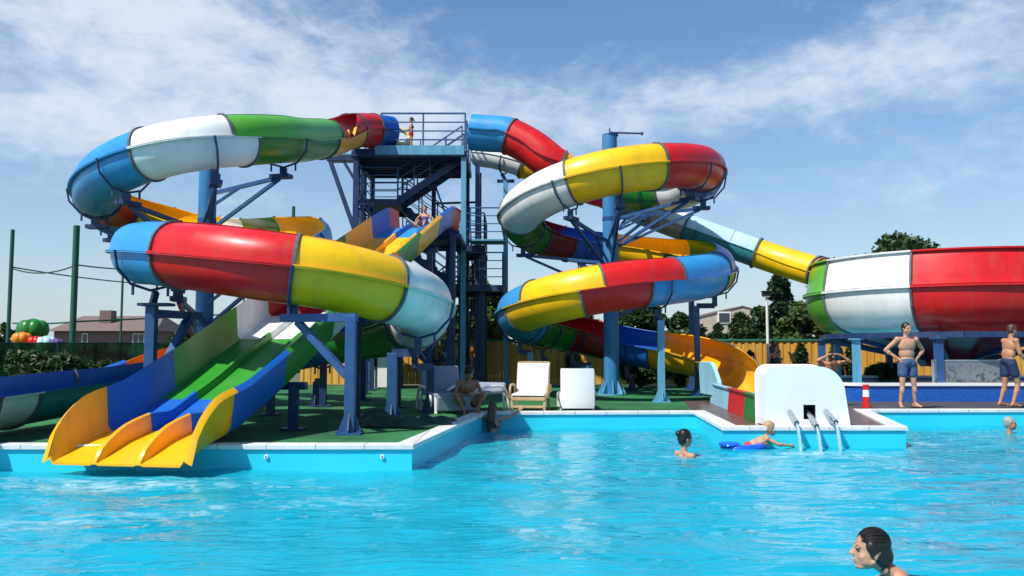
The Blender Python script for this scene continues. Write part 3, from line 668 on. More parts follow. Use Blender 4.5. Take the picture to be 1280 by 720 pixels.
# ------------------------------------------------------------------ columns and supports
def cradle(b, f, r, col='steel_navy'):
    """hexagonal pipe cradle under a chute"""
    c, s, u, t = f
    pts = [c+(s*math.cos(rad(a))+u*math.sin(rad(a)))*(r+.11) for a in (178, 205, 238, 270, 302, 335, 362)]
    b.ring(pts, .024, 6); 
    for a in (-62, 242): 
        p = c+(s*math.cos(rad(a))+u*math.sin(rad(a)))*(r+.11); b.bar(p, p+V((0,0,-.16)), .035)
def arm(root, colx, coly, f, r, zlow=None, w=.085):
    c = f[0]; base = c-f[2]*(r+.10); 
    b = B(); cradle(b, f, r); a_ = b.build('cradle', 'steel_navy', root, smooth=False)
    q = V((base.x, base.y, base.z-.22)); d = V((colx-q.x, coly-q.y, 0)); Ld = d.length; dn = d.normalized()
    b = B(); b.bar(q-dn*.18, q+dn*.30, .24, .09); b.bar(q+V((0,0,-.04)), q+V((0,0,.2)), .14); b.build('bracket', 'steel_navy', a_)
    zl = q.z-.75 if zlow is None else zlow
    side = V((-dn.y, dn.x, 0))
    b = B(); e = V((colx, coly, 0))-dn*.2
    b.bar(q, (e.x, e.y, q.z-.30), w); b.bar(q+dn*.1+V((0,0,-.05)), (e.x, e.y, zl-.35), w*.9)
    m_ = q.lerp(V((e.x, e.y, q.z-.3)), .62); b.bar(m_, (e.x+side.x*.15, e.y+side.y*.15, zl+.1), w*.7)
    b.build('arm', 'steel_blue', root)
def column(name, x, y, ztop, r, label, group=None, capthing=False):
    t = thing(name, (x, y, DECK), label, 'slide support', group)
    b = B(); b.cyl((x,y,DECK+.02), (x,y,ztop), r, n=32); b.build('column', 'column_blue', t, smooth=True)
    b = B(); b.cyl((x,y,DECK), (x,y,DECK+.035), r*1.9, n=28)
    for k in range(8):
        a = 2*math.pi*k/8; dx, dy = math.cos(a), math.sin(a); px_, py_ = -dy*.01, dx*.01
        b.add([(x+dx*r*.95+s*px_, y+dy*r*.95+s*py_, z) if q == 0 else (x+dx*r*1.8+s*px_, y+dy*r*1.8+s*py_, z) for s in (-1,1) for q, z in ((0,DECK+.03),(1,DECK+.03),(1,DECK+.09),(0,DECK+.42))], [(0,1,2,3),(7,6,5,4),(2,6,7,3),(1,5,6,2)])
        b.cyl((x+dx*r*1.65-py_*4, y+dy*r*1.65+px_*4, DECK+.03), (x+dx*r*1.65-py_*4, y+dy*r*1.65+px_*4, DECK+.07), .018, n=6)
    b.build('base_plate', 'steel_light', t)
    for z in [ztop-2.4*k for k in range(1, 3) if ztop-2.4*k > 1]:
        b = B(); b.cyl((x,y,z-.05), (x,y,z+.05), r*1.06, n=32); b.build('collar', 'steel_blue', t, smooth=True)
    return t
cA = column('support_column', P(258,300,19.6).x, 19.6, P(258,202,19.6).z+1.0, .20, 'thick blue column carrying the left spiral slide', 'main slide columns')
cB = column('support_column', P(763,300,24.0).x, 24.0, P(763,170,24).z, .215, 'thick blue column with a pipe on top inside the right spiral slide', 'main slide columns')
bx, by, bz = P(763,170,24)
b = B(); b.cyl((bx,by,bz), (bx,by,bz+.03), .23, n=24); b.cyl((bx-.02,by,bz), (bx-.02,by,bz+.22), .02, n=8); b.bar((bx-.02,by,bz+.1), (bx+.95,by,bz+.07), .05, .04); b.cyl((bx+.9,by,bz+.02), (bx+.9,by,bz+.12), .03, n=8); b.build('top_pipe', 'steel_navy', cB)
for i in (8, 10.2, 6, 11.8, 13.2): arm(cA, ORG[cA.name].x, 19.6, fr1[at1(i)], r1)
for i in (17.2, 22.2): arm(cA, ORG[cA.name].x, 19.6, fr1[at1(i)], r1)
for i in (7.2, 9.1, 10.4, 12.1, 13.2, 15.6, 17.4, 19.4): arm(cB, bx, 24.0, fr2[at2(i)], r2)
def post(px, py, r_w, f=None, r=None, label='', colr='steel_light', name='support_post', y=None, ztop=None, brace=None, group='slide support posts', cap=True):
    g = G(px, py, DECK) if y is None else V((P(px, py, y).x, y, DECK))
    t = thing(name, (g.x, g.y, DECK), label, 'slide support', group)
    z1 = ztop
    if f is not None:
        src = fr1 if r == r1 else fr2; f = min(src, key=lambda q: (q[0].x-g.x)**2+(q[0].y-g.y)**2+4*(q[0].z-f[0].z)**2)
        c = f[0]; z1 = c.z-r-.36
        b = B(); cradle(b, f, r); b.build('cradle', 'steel_navy', t)
        base = c-f[2]*(r+.10)
        b = B(); b.bar((g.x, g.y, z1), (base.x, base.y, z1), .12, .14); b.bar((base.x, base.y, z1-.02), (base.x, base.y, base.z), .12); b.build('head_beam', 'steel_navy', t)
    b = B(); b.box((g.x, g.y, (z1+DECK)/2), (r_w, r_w, z1-DECK)); b.build('post', colr, t, bevel=.008)
    b = B(); b.box((g.x, g.y, DECK+.015), (r_w*2.4, r_w*2.4, .03))
    for dx, dy in ((1,0),(-1,0),(0,1),(0,-1)):
        e = .012; ux, uy = -dy, dx; h = r_w/2
        b.add([(g.x+dx*o_+ux*s*e, g.y+dy*o_+uy*s*e, z) for s in (-1,1) for o_, z in ((h,DECK+.03),(h*2.2,DECK+.03),(h*2.2,DECK+.07),(h,DECK+.3))], [(0,1,2,3),(7,6,5,4),(2,6,7,3),(1,5,6,2)])
    for dx in (-1,1):
        for dy in (-1,1): b.cyl((g.x+dx*r_w, g.y+dy*r_w, DECK+.03), (g.x+dx*r_w, g.y+dy*r_w, DECK+.06), .016, n=6)
    b.build('base_plate', colr, t)
    if brace: B().bar(brace[0], brace[1], .09).build('brace', 'steel_blue', t)
    return t, g
# near post under the lower left loop
t, g = post(437, 543, .15, None, None, 'square blue post nearest the pool corner with a diagonal brace', 'steel_blue', ztop=P(437,394,12.4).z)
g = G(437,543,DECK); fj = fr1[at1(27.6)]; z1 = fj[0].z-r1-.22
b = B(); xj = fj[0].x; b.bar((g.x+.08, g.y, z1), (xj-.2, fj[0].y+.02, z1), .12, .12); b.build('head_beam', 'steel_blue', t)
B().bar((g.x-.05, g.y, 1.15), (xj+.05, fj[0].y, z1-.05), .10).build('brace', 'steel_blue', t)
b = B(); cradle(b, fj, r1); b.build('cradle', 'steel_navy', t)
B().bar((xj, fj[0].y, z1), (xj, fj[0].y, z1+.2), .1).build('bracket', 'steel_navy', t)
# left post pair
fl = fr1[at1(24.4)]; 
t, g = post(187, 480, .17, None, None, 'square blue post frame under the blue turn of the left slide', 'steel_blue', y=14.9, ztop=P(187,383,14.9).z)
x2 = P(222,400,15.2).x; zt = P(187,383,14.9).z
b = B(); b.bar((g.x, g.y, zt-.12), (P(250,383,17).x, 17, zt-.08), .14, .14); b.bar((g.x+.05, g.y+.05, .9), (P(238,392,16.4).x, 16.4, zt-.1), .13); b.build('brace', 'steel_blue', t)
b = B(); cradle(b, fl, r1); b.build('cradle', 'steel_navy', t)
b = B(); b.bar((g.x-.2, g.y, zt+.03), (g.x+.35, g.y, zt+.03), .3, .05); b.bar((g.x, g.y, zt), (g.x+.1, g.y-.1, fl[0].z-r1-.1), .1); b.build('bracket', 'steel_navy', t)
post(490, 512, .17, fr1[at1(30.9)], r1, 'blue post under the white end of the left lower loop', 'steel_blue', y=14.9)
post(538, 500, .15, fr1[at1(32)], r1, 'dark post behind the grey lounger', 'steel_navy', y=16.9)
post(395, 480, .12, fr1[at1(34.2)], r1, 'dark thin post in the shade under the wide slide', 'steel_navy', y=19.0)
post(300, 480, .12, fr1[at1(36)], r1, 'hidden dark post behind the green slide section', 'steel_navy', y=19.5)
post(827, 503, .16, fr2[at2(23.3)], r2, 'light blue post in front of the right spiral slide', 'steel_light')
post(737, 495, .16, fr2[at2(29.6)], r2, 'light blue post behind the white lounger seat', 'steel_light', y=25.2)
post(872, 470, .14, fr2[at2(21.6)], r2, 'dark blue post at the far right turn of the right slide', 'steel_blue', y=23.4)
post(663, 490, .16, fr2[at2(27.6)], r2, 'short pale blue post under the left turn of the right slide', 'steel_light', y=23.6)
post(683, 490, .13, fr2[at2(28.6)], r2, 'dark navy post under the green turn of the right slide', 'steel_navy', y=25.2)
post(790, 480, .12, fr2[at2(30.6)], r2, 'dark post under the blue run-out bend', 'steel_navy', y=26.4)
# posts of the tube slide
def tpost(px, y, fi, lab, cr='steel_light'):
    f = fr3[fi]; t, g = post(px, 490, .16, None, None, lab, cr, y=y, ztop=P(px,300,y).z if False else f[0].z-.75)
    b = B(); pts = [f[0]+(f[1]*math.cos(rad(a))+f[2]*math.sin(rad(a)))*.55 for a in range(180, 361, 30)]; b.ring(pts, .03, 6); 
    bs = f[0]-f[2]*.55; b.bar(bs, (g.x, g.y, f[0].z-.8), .1); b.bar((g.x-.3,g.y,f[0].z-.78), (g.x+.3,g.y,f[0].z-.78), .1); b.build('cradle', 'steel_navy', t)
def nearf(fr, x): return min(range(len(fr)), key=lambda i: abs(fr[i][0].x-x))
for px, lab in ((632, 'tall light blue post under the white start of the tube slide'), (866, 'blue post under the middle of the long tube slide')):
    i = nearf(fr3, P(px, 300, 28.5).x); tpost(px, fr3[i][0].y, i, lab, 'steel_light' if px == 632 else 'steel_blue')
# ------------------------------------------------------------------ stair tower
tw = thing('stair_tower', (-3.3, 28.7, DECK), 'dark blue steel stair tower with railed top platform', 'tower')
X0, X1, Y0, Y1, ZT = -5.1, -1.5, 26.9, 30.3, 8.0
b = B(); b.box(((X0+X1)/2, (Y0+Y1)/2, ZT-.03), (X1-X0, Y1-Y0, .06)); b.build('platform_deck', 'steel_navy', tw)
b = B()
for y in (Y0, Y1): b.bar((X0,y,ZT-.16), (X1,y,ZT-.16), .1, .2)
for x in (X0, X1): b.bar((x,Y0,ZT-.16), (x,Y1,ZT-.16), .1, .2)
for k in range(1, 8): y = Y0+(Y1-Y0)*k/8; b.bar((X0,y,ZT-.14), (X1,y,ZT-.14), .06, .14)
b.build('platform_frame', 'steel_navy', tw)
B().box((X0*.5+X1*.5+.35, Y0-.06, ZT-.06), (X1-X0-.75, .03, .3)).build('kick_board', 'steel_light', tw)
for x, y, m_, w_ in ((X0+.1,Y0+.1,'steel_navy',.17),(X1-.05,Y0+.1,'steel_light',.16),(X0+.1,Y1-.1,'steel_blue',.16),(X1-.1,Y1-.1,'steel_navy',.16),(X1+.35,Y1-.6,'steel_navy',.15),(X1-1.3,Y1-.1,'steel_navy',.15),(X1+.35,Y0+1.2,'steel_navy',.15),(X0-.0,Y0+1.9,'steel_navy',.15)):
    b = B(); b.box((x,y,(ZT-.2+DECK)/2), (w_,w_,ZT-.2-DECK)); b.box((x,y,DECK+.02), (.36,.36,.03)); b.build('tower_post', m_, tw)
b = B(); b.bar((X0+.1,Y0+.1,5.3), (X0-.75,Y0+.1,7.65), .13); b.bar((X0-.85,Y0+.1,7.7), (X0,Y0+.1,7.7), .16, .14); b.bar((X0+.12,Y0+.1,6.9), (X0-.3,Y0+.1,7.6), .09); b.build('brace', 'steel_navy', tw)
B().box((X0-.45, Y0+.75, 7.86), (1.0, 1.2, .05)).build('start_deck', 'steel_light', tw)
def rail(pts, h=1.05, n=3, m_='steel_blue', posts=True, w_=.04, step=1.0):
    b = B(); pts = [V(p) for p in pts]
    for i in range(len(pts)-1):
        p, q = pts[i], pts[i+1]
        for k in range(n+1):
            zz = h*(k+1)/(n+1) if k < n else h
            b.bar(p+V((0,0,zz)), q+V((0,0,zz)), w_ if k == n else w_*.7)
        L_ = (q-p).length; c = max(1, round(L_/step))
        for k in range(c+1): a_ = p.lerp(q, k/c); b.bar(a_, a_+V((0,0,h)), w_)
    return b.build('railing', m_, tw)
rail([(X0+.9,Y0,ZT),(X1,Y0,ZT)], 1.15, 3, 'steel_blue', w_=.05, step=1.35)
rail([(X1,Y0+.9,ZT),(X1,Y1-1.2,ZT)], 1.15, 3); rail([(X1,Y1,ZT),(X0,Y1,ZT),(X0,Y0+1.2,ZT)], 1.15, 3)
def flight(xa, za, xb, zb, y, w_=1.0, m_='steel_navy'):
    b = B()
    for s in (-1, 1): b.bar((xa, y+s*w_/2, za-.08), (xb, y+s*w_/2, zb-.08), .05, .22)
    b.build('stringer', m_, tw); n = int(abs(zb-za)/.19)
    b = B()
    for k in range(n):
        q = (k+.5)/n; b.box((xa+(xb-xa)*q, y, za+(zb-za)*q+.03), (.27, w_-.06, .035))
    tag(b.build('treads', 'steel_navy', tw))
    for s in (-1, 1): rail([(xa, y+s*w_/2, za), (xb, y+s*w_/2, zb)], 1.0, 2, 'steel_blue', step=.62)
def landing(x0, x1, y0, y1, z, sides):
    b = B(); b.box(((x0+x1)/2,(y0+y1)/2,z-.03), (x1-x0,y1-y0,.06)); 
    for y in (y0,y1): b.bar((x0,y,z-.12),(x1,y,z-.12),.08,.16)
    for x in (x0,x1): b.bar((x,y0,z-.12),(x,y1,z-.12),.08,.16)
    b.build('landing', 'steel_navy', tw)
    if 'l' in sides: rail([(x0,y0,z),(x0,y1,z)])
    if 'r' in sides: rail([(x1,y0,z),(x1,y1,z)])
    if 'f' in sides: rail([(x0,y0,z),(x1,y0,z)])
    if 'b' in sides: rail([(x0,y1,z),(x1,y1,z)])
ya, yb = 28.2, 29.5
LV = [DECK, 2.0, 3.65, 5.15, 6.5, 8.0]
xl_, xr_ = -3.75, -1.75
flight(xr_, LV[0], xl_, LV[1], yb); landing(-5.0, xl_, 27.6, 30.1, LV[1], 'lf')
flight(xl_, LV[1], xr_, LV[2], ya); landing(xr_, -.3, 27.3, 30.1, LV[2], 'rf')
flight(xr_, LV[2], xl_, LV[3], yb); landing(-5.0, xl_, 27.6, 30.1, LV[3], 'l')
landing(-4.3, -1.5, 24.35, 27.2, 4.93, 'l'); 
flight(xl_, LV[3], xr_, LV[3]+.0, ya) if False else None
flight(xr_+.2, 4.95, xl_, LV[4], yb); landing(-5.0, xl_, 27.6, 30.1, LV[4], 'lfb')
flight(xl_, LV[4], xr_+.1, LV[5]-.05, ya)
landing(xr_+.1, -.9, 27.4, 30.1, 4.95, 'rfb')
b = B(); b.box((-.75, 26.9, 4.99), (1.1, 1.0, .05)); b.build('side_deck', 'steel_light', tw)
rail([(-1.3,26.4,5.0),(-.25,26.4,5.0),(-.25,27.5,5.0)], 1.0, 3)
for x, y in ((-4.2,24.5),(-1.7,24.5),(-4.4,26.9),(-2.0,26.9),(-3.75,28.9),(-1.75,28.9),(-4.9,28.9),(-.95,29.9),(-.95,27.5)):
    b = B(); b.box((x,y,(4.8+DECK)/2), (.14,.14,4.8-DECK)); b.box((x,y,DECK+.02),(.3,.3,.03)); b.build('tower_post', 'steel_navy', tw)
b = B()
for (p, q) in (((X1-.1,Y1-.1,DECK),(X1+.35,Y1-.6,7.7)),((X1+.35,Y1-.6,.5),(X1-.1,Y1-.1,7.7)),((X1-1.3,Y1-.1,.4),(X1-.1,Y1-.1,3.9)),((X1-1.3,Y1-.1,7.6),(X1-.1,Y1-.1,4.2))): b.bar(p, q, .06)
b.build('brace', 'steel_navy', tw)
for k in range(5): z = 1.2+1.4*k; B().bar((X1-1.3,Y1-.1,z),(X1+.35,Y1-.4,z),.07).build('brace', 'steel_navy', tw)
# ------------------------------------------------------------------ fences
m, t, b, o = nt('fence_siding'); L = t.links.new
tc = N(t, 'TexCoord'); n = N(t, 'TexNoise', i_Scale=1.3, i_Detail=6.0); mp = N(t, 'Mapping'); mp.inputs['Scale'].default_value = (6, 6, .4); L(tc.outputs['Object'], mp.inputs[0]); L(mp.outputs[0], n.inputs[0])
r = N(t, 'ValToRGB'); r.color_ramp.elements[0].position = .3; r.color_ramp.elements[1].position = .7; r.color_ramp.elements[0].color = (.58,.27,.035,1); r.color_ramp.elements[1].color = (.78,.42,.07,1); L(n.outputs[0], r.inputs[0]); L(r.outputs[0], b.inputs['Base Color']); b.inputs['Roughness'].default_value = .6
FY = 30.6
def siding_fence(x0, x1, y, z1, name, label, mt, cap, grp):
    t = thing(name, ((x0+x1)/2, y, DECK), label, 'fence', grp)
    b = B(); x = x0; k = 0
    while x < x1-.01:
        w = min(.125, x1-x); b.box((x+w/2, y+(.012 if k % 2 else -.012)+random.uniform(-.004,.004), (z1+DECK)/2+.02), (w-.008, .03, z1-DECK-.06)); x += w; k += 1
    b.build('siding', mt, t)
    b = B(); b.box(((x0+x1)/2, y, z1+.03), (x1-x0, .12, .07)); b.build('cap_rail', cap, t)
    b = B()
    for xx in (x0+.05, x1-.05): b.box((xx, y+.08, (z1+DECK)/2), (.09,.09,z1-DECK+.04))
    b.build('fence_post', cap, t); return t
zf = P(960,426,FY).z
edges = [-7.6, -2.6, 2.3, 7.3, 12.3, 17.3, 22.3]
labs = ['yellow board fence panel glimpsed under the wide slide','yellow board fence panel behind the stair tower and dark loungers','yellow board fence panel behind the thick right column','yellow board fence panel behind the white box, with dark cypress shrubs','yellow board fence panel behind the bowl slide funnel','yellow board fence panel at the far right behind the bowl']
for i in range(6): siding_fence(edges[i]+.03, edges[i+1]-.03, FY, zf, 'board_fence', labs[i], 'fence_siding', 'fence_cap', 'yellow board fence panels')
# dark shade-net fence on the left
m, t, b, o = nt('shade_net'); L = t.links.new
tc = N(t, 'TexCoord'); n = N(t, 'TexNoise', i_Scale=1.4, i_Detail=8.0, i_Roughness=.65); L(tc.outputs['Object'], n.inputs[0]); n2 = N(t, 'TexNoise', i_Scale=9.0, i_Detail=6.0); L(tc.outputs['Object'], n2.inputs[0])
r = N(t, 'ValToRGB'); r.color_ramp.elements[0].position = .42; r.color_ramp.elements[1].position = .72; r.color_ramp.elements[0].color = (.002,.007,.004,1); r.color_ramp.elements[1].color = (.008,.06,.022,1); L(n.outputs[0], r.inputs[0])
L(r.outputs[0], b.inputs['Base Color']); b.inputs['Roughness'].default_value = .8; b.inputs['Specular IOR Level'].default_value = .03
tr_ = N(t, 'BsdfTransparent'); ms = N(t, 'MixShader', i_0=.03); L(tr_.outputs[0], ms.inputs[2]); L(b.outputs[0], ms.inputs[1]); L(ms.outputs[0], o.inputs[0])
xa, xb = P(-120,430,24).x, P(262,430,24).x; zt = P(90,428,24).z
tf = thing('shade_fence', ((xa+xb)/2, 24, DECK), 'long dark green shade-net fence behind the left trough', 'fence')
b = B(); n_ = 60
for i in range(n_+1): x = xa+(xb-xa)*i/n_; yy = 24+.03*math.sin(i*1.3); b.v += [(x, yy, DECK), (x, yy+.01, zt-.01*abs(math.sin(i*.8)))]
b.f = [(2*i, 2*i+2, 2*i+3, 2*i+1) for i in range(n_)]; b.build('net', m, tf)
b = B()
for i in range(9): x = xa+(xb-xa)*i/8; b.cyl((x, 24.06, DECK), (x, 24.06, zt+.02), .03, n=8)
b.bar((xa,24.06,zt-.02),(xb,24.06,zt-.02),.04); b.build('fence_frame', 'steel_navy', tf)
# tall ball-net poles with cables
tb = thing('ball_net_frame', (-22, 42, .27), 'row of tall thin green poles with cables on the left skyline', 'net frame')
def hpole(px, ptop, y, w_): p = P(px, ptop, y); B().cyl((p.x, y, .27), (p.x, y, p.z), w_, n=10).build('pole', 'net_green', tb, smooth=True)
for px, pt, y, w_ in ((16,287,36,.08),(96,282,33,.12),(154,330,44,.06),(197,330,44,.06),(367,258,40,.08),(93,300,42,.06),(350,340,46,.06),(306,330,46,.05)): hpole(px, pt, y, w_)
b = B()
def cable(px0, py0, px1, py1, y0, y1, sag=.25, w_=.03):
    A, E = P(px0,py0,y0), P(px1,py1,y1); b.ring([A.lerp(E, k/12)+V((0,0,-sag*4*(k/12)*(1-k/12))) for k in range(13)], w_, 5)
cable(16,336,96,331,36,33); cable(96,331,260,326,33,44,.3); cable(16,334,200,356,36,44,.1); cable(16,404,96,402,36,33,.05,.035); cable(96,402,420,384,33,46,.05,.035)
b.build('cable', 'net_green', tb)
# ------------------------------------------------------------------ foliage
def leafmat(name, c0, c1):
    m, t, b, o = nt(name); L = t.links.new
    n = N(t, 'TexNoise', i_Scale=1.4, i_Detail=4.0); tc = N(t, 'TexCoord'); L(tc.outputs['Object'], n.inputs[0]); n2 = N(t, 'TexNoise', i_Scale=14.0); L(tc.outputs['Object'], n2.inputs[0])
    mx = N(t, 'Math', operation='ADD'); L(n.outputs[0], mx.inputs[0]); L(n2.outputs[0], mx.inputs[1])
    r = N(t, 'ValToRGB'); r.color_ramp.elements[0].position = .75; r.color_ramp.elements[1].position = 1.25
    mh = N(t, 'MapRange', i_1=.7, i_2=1.3); L(mx.outputs[0], mh.inputs[0]); r.color_ramp.elements[0].position = .1; r.color_ramp.elements[1].position = .9
    r.color_ramp.elements[0].color = (*c0,1); r.color_ramp.elements[1].color = (*c1,1); L(mh.outputs[0], r.inputs[0]); L(r.outputs[0], b.inputs['Base Color']); b.inputs['Roughness'].default_value = .55
    tl = N(t, 'BsdfTranslucent'); L(r.outputs[0], tl.inputs[0]); ms = N(t, 'MixShader', i_0=.28); L(b.outputs[0], ms.inputs[1]); L(tl.outputs[0], ms.inputs[2]); L(ms.outputs[0], o.inputs[0])
    return m
leafmat('leaf_dark', (.014,.038,.010), (.062,.115,.028)); leafmat('leaf_mid', (.025,.065,.012), (.10,.16,.035)); leafmat('leaf_pine', (.012,.040,.016), (.035,.075,.025))
def leaves(name, clumps, n, size, m, parent, aspect=1.7):
    """clumps: (centre, radius xyz). n leaf faces spread through them"""
    C = np.array([c for c, _ in clumps]); R = np.array([r for _, r in clumps]); wgt = R.prod(1)**(2/3); wgt /= wgt.sum()
    k = RNG.choice(len(clumps), n, p=wgt); d = RNG.normal(size=(n,3)); d /= np.linalg.norm(d, axis=1)[:,None]; rr = RNG.random(n)**.45
    c = C[k]+d*R[k]*rr[:,None]
    u = RNG.normal(size=(n,3)); u[:,2] *= .6; u /= np.linalg.norm(u, axis=1)[:,None]; w_ = RNG.normal(size=(n,3)); w_ -= (w_*u).sum(1)[:,None]*u; w_ /= np.linalg.norm(w_, axis=1)[:,None]
    s = size*(.6+.8*RNG.random(n))[:,None]
    vs = np.stack([c-u*s*aspect/2, c+w_*s/2, c+u*s*aspect/2, c-w_*s/2], 1).reshape(-1,3) - np.array(org(parent))
    me = bpy.data.meshes.new(name); me.vertices.add(4*n); me.vertices.foreach_set('co', vs.ravel().astype(np.float32)); me.loops.add(4*n); me.loops.foreach_set('vertex_index', np.arange(4*n, dtype=np.int32)); me.polygons.add(n); me.polygons.foreach_set('loop_start', np.arange(0,4*n,4,dtype=np.int32)); me.update(); me.validate()
    me.materials.append(MATS[m]); return link(name, me, parent)
def tree(name, x, y, h, rw, label, m='leaf_mid', n=9000, size=.2, base=.35, cone=False, group='trees behind the fence', ):
    t = thing(name, (x, y, .27), label, 'tree', group); b = B(); z0 = .27
    pts = [V((x+random.uniform(-.1,.1)*i*.5, y+random.uniform(-.1,.1)*i*.5, z0+h*.85*i/6)) for i in range(7)]
    b.ring(pts, [h*.028*(1-i/7.5) for i in range(7)], 9)
    cl = []; nl = 34 if not cone else 46
    for i in range(nl):
        q = random.uniform(base, 1); a = random.uniform(0, 2*math.pi)
        w_ = rw*((1-q)*1.25+.08 if cone else math.sin(math.pi*min(1, (q-base)/(1-base)*.85+.18))**.7)
        rr = w_*random.uniform(.35, .95); c = V((x+rr*math.cos(a), y+rr*math.sin(a), z0+h*q*.93))
        s = rw*random.uniform(.20,.36)*(.8 if cone else 1)*(1.25-q*.45); cl.append((tuple(c), (s, s, s*.75)))
        k = min(5, int(q*6)); j = pts[max(0, k-1)]
        b.ring([j, j.lerp(c, .5)+V((0,0,.1)), c], [h*.012, h*.007, h*.003], 6)
    cl.append(((x,y,z0+h*.95), (rw*.18,rw*.18,h*.07)))
    b.build('trunk', 'bark', t, smooth=True); leaves('crown', cl, n, size, m, t); return t
def T_(px, pytop, y, rwpx, label, **k): p = P(px, pytop, y); k['n'] = int(k.get('n', 9000)*1.5); tree(k.pop('name', 'tree'), p.x, y, p.z-.27, rwpx*1.35/F*y, label, **k)
T_(975, 343, 46, 34, 'tall narrow conifer rising above the lamp post', name='conifer_tree', m='leaf_pine', cone=True, n=14000, size=.2, base=.15)
T_(925, 392, 44, 26, 'bushy low tree left of the tall conifer', m='leaf_dark', n=10000, size=.17, base=.1)
T_(1000, 378, 42, 34, 'rounded tree between the conifer and the bowl slide', m='leaf_mid', n=11000, size=.17, base=.1)
T_(898, 405, 40, 16, 'small pointed shrub tree at the edge of the beige house', m='leaf_pine', n=5000, size=.12, base=.05)
T_(950, 385, 50, 30, 'dark tree half hidden by the lamp post', m='leaf_dark', n=9000, size=.2, base=.1)
T_(1120, 297, 52, 85, 'treetop showing above the rim of the white bowl', m='leaf_dark', n=16000, size=.22, base=.35)
T_(1075, 380, 50, 40, 'broad tree behind the bowl slide legs', m='leaf_dark', n=8000, size=.22, base=.1)
T_(655, 372, 40, 30, 'green tree behind the left turn of the right slide', m='leaf_mid', n=9000, size=.17, base=.1)
T_(720, 382, 42, 44, 'wide dark tree left of the thick right column', m='leaf_dark', n=12000, size=.18, base=.1)
T_(800, 375, 40, 46, 'wide dark tree right of the thick right column', m='leaf_dark', n=12000, size=.17, base=.1)
T_(850, 392, 43, 30, 'dark low tree against the beige house', m='leaf_dark', n=8000, size=.17, base=.1)
T_(592, 335, 38, 40, 'leafy tree behind the legs of the stair tower', m='leaf_mid', n=14000, size=.17, base=.1)
T_(555, 360, 39, 30, 'darker tree left of the stair tower legs', m='leaf_dark', n=9000, size=.17, base=.1)
T_(480, 385, 40, 40, 'tree behind the lower loop of the left slide', m='leaf_dark', n=9000, size=.18, base=.1)
T_(236, 398, 60, 26, 'far tree in front of the brick house', m='leaf_dark', n=6000, size=.22, base=.1)
T_(300, 402, 62, 30, 'far tree right of the thick left column', m='leaf_dark', n=6000, size=.22, base=.1)
T_(6, 405, 44, 16, 'dark bushy tree at the left edge of the photo', m='leaf_dark', n=6000, size=.15, base=.05)
T_(375, 400, 52, 34, 'far low tree behind the white slide section', m='leaf_dark', n=6000, size=.2, base=.1)
# cypress shrubs before the fence, and a palm-like plant under the bowl
def cypress(px, y, h, w_, label, m='leaf_pine'):
    x = P(px, 460, y).x; t = thing('cypress_shrub', (x, y, DECK), label, 'shrub', 'cypress shrubs along the yellow fence')
    B().cyl((x,y,DECK), (x,y,DECK+h*.5), .04, .02, 8).build('stem', 'bark', t)
    cl = []
    for i in range(16): q = i/15; cl.append(((x+random.uniform(-.04,.04), y, DECK+.12+q*(h-.2)), (w_*(math.sin(math.pi*min(1,.12+q*.82))**.6)*.55+.03,)*2+(h*.09,)))
    leaves('foliage', cl, 5200, .05, m, t)
for px, h, w_, lab in ((938,1.25,.34,'small dark cypress shrub right of the yellow slide end'),(968,1.55,.42,'dark cypress shrub beside the lamp post'),(1002,1.5,.46,'dark cypress shrub in the middle of the fence behind the white box'),(1046,1.6,.46,'dark cypress shrub behind the bending man'),(1066,1.6,.42,'dark cypress shrub left of the light blue bowl leg')): cypress(px, 29.6, h, w_, lab)
for px, lab in ((470,'dark cypress shrub in the shade left of the poster'),(716,'cypress shrub in the shade beside the thick right column'),(850,'dark cypress shrub under the yellow slide bend')): cypress(px, 29.2, 1.5, .5, lab)
def bush(px, y, h, rw, label, m='leaf_mid'):
    x = P(px, 470, y).x; t = thing('bush', (x, y, DECK), label, 'shrub'); b = B()
    cl = []
    for i in range(9): a = i*2.4; c = (x+rw*.55*math.cos(a), y+rw*.3*math.sin(a), DECK+h*random.uniform(.35,.8)); cl.append((c, (rw*.4, rw*.3, h*.3))); b.ring([(x,y,DECK), c], [.03,.01], 6)
    b.build('stem', 'bark', t); leaves('foliage', cl, 4500, .09, m, t, 3.0)
bush(1108, 27.6, .85, .75, 'bright green spreading bush under the bowl slide', 'leaf_mid')
bush(60, 22.8, 1.15, 1.2, 'dark leafy bush before the shade net', 'leaf_dark'); bush(140, 23.2, .9, 1.0, 'smaller dark bush before the shade net near the blue post frame', 'leaf_dark')
bush(800, 28.5, 1.4, 1.3, 'dark bush in the shade under the yellow and blue slide end', 'leaf_dark')
# ------------------------------------------------------------------ houses
hb = thing('brick_house', (-33, 72, .27), 'long low brick house with brown roof on the left skyline', 'house')
p0, p1 = P(72,404,72), P(196,404,72); ze = P(100,414,72).z; zr = P(100,402,72).z
B().box(((p0.x+p1.x)/2, 75, (ze+.27)/2), (p1.x-p0.x, 7, ze-.27)).build('wall', 'brick_far', hb)
b = B(); xa_, xb_ = p0.x-.4, p1.x+.4; b.add([(xa_,71,ze),(xb_,71,ze),(xb_,79,ze),(xa_,79,ze),(xa_+1,75,zr+.6),(xb_-1,75,zr+.6)], [(0,1,5,4),(2,3,4,5),(1,2,5),(3,0,4),(0,3,2,1)]); rf = b.build('roof', 'roof_brown', hb)
x = P(124,410,72).x; B().box((x, 73.5, zr+.1), (1.0,1.0,1.8)).build('chimney', 'roof_brown', rf)
for px in (173,180,110): x = P(px,424,72).x; w_ = B().box((x, 71.47, 2.3), (.5,.06,1.5)).build('window', 'clean_white', hb); B().box((x, 71.43, 2.3), (.36,.05,1.34)).build('pane', 'window_dark', w_)
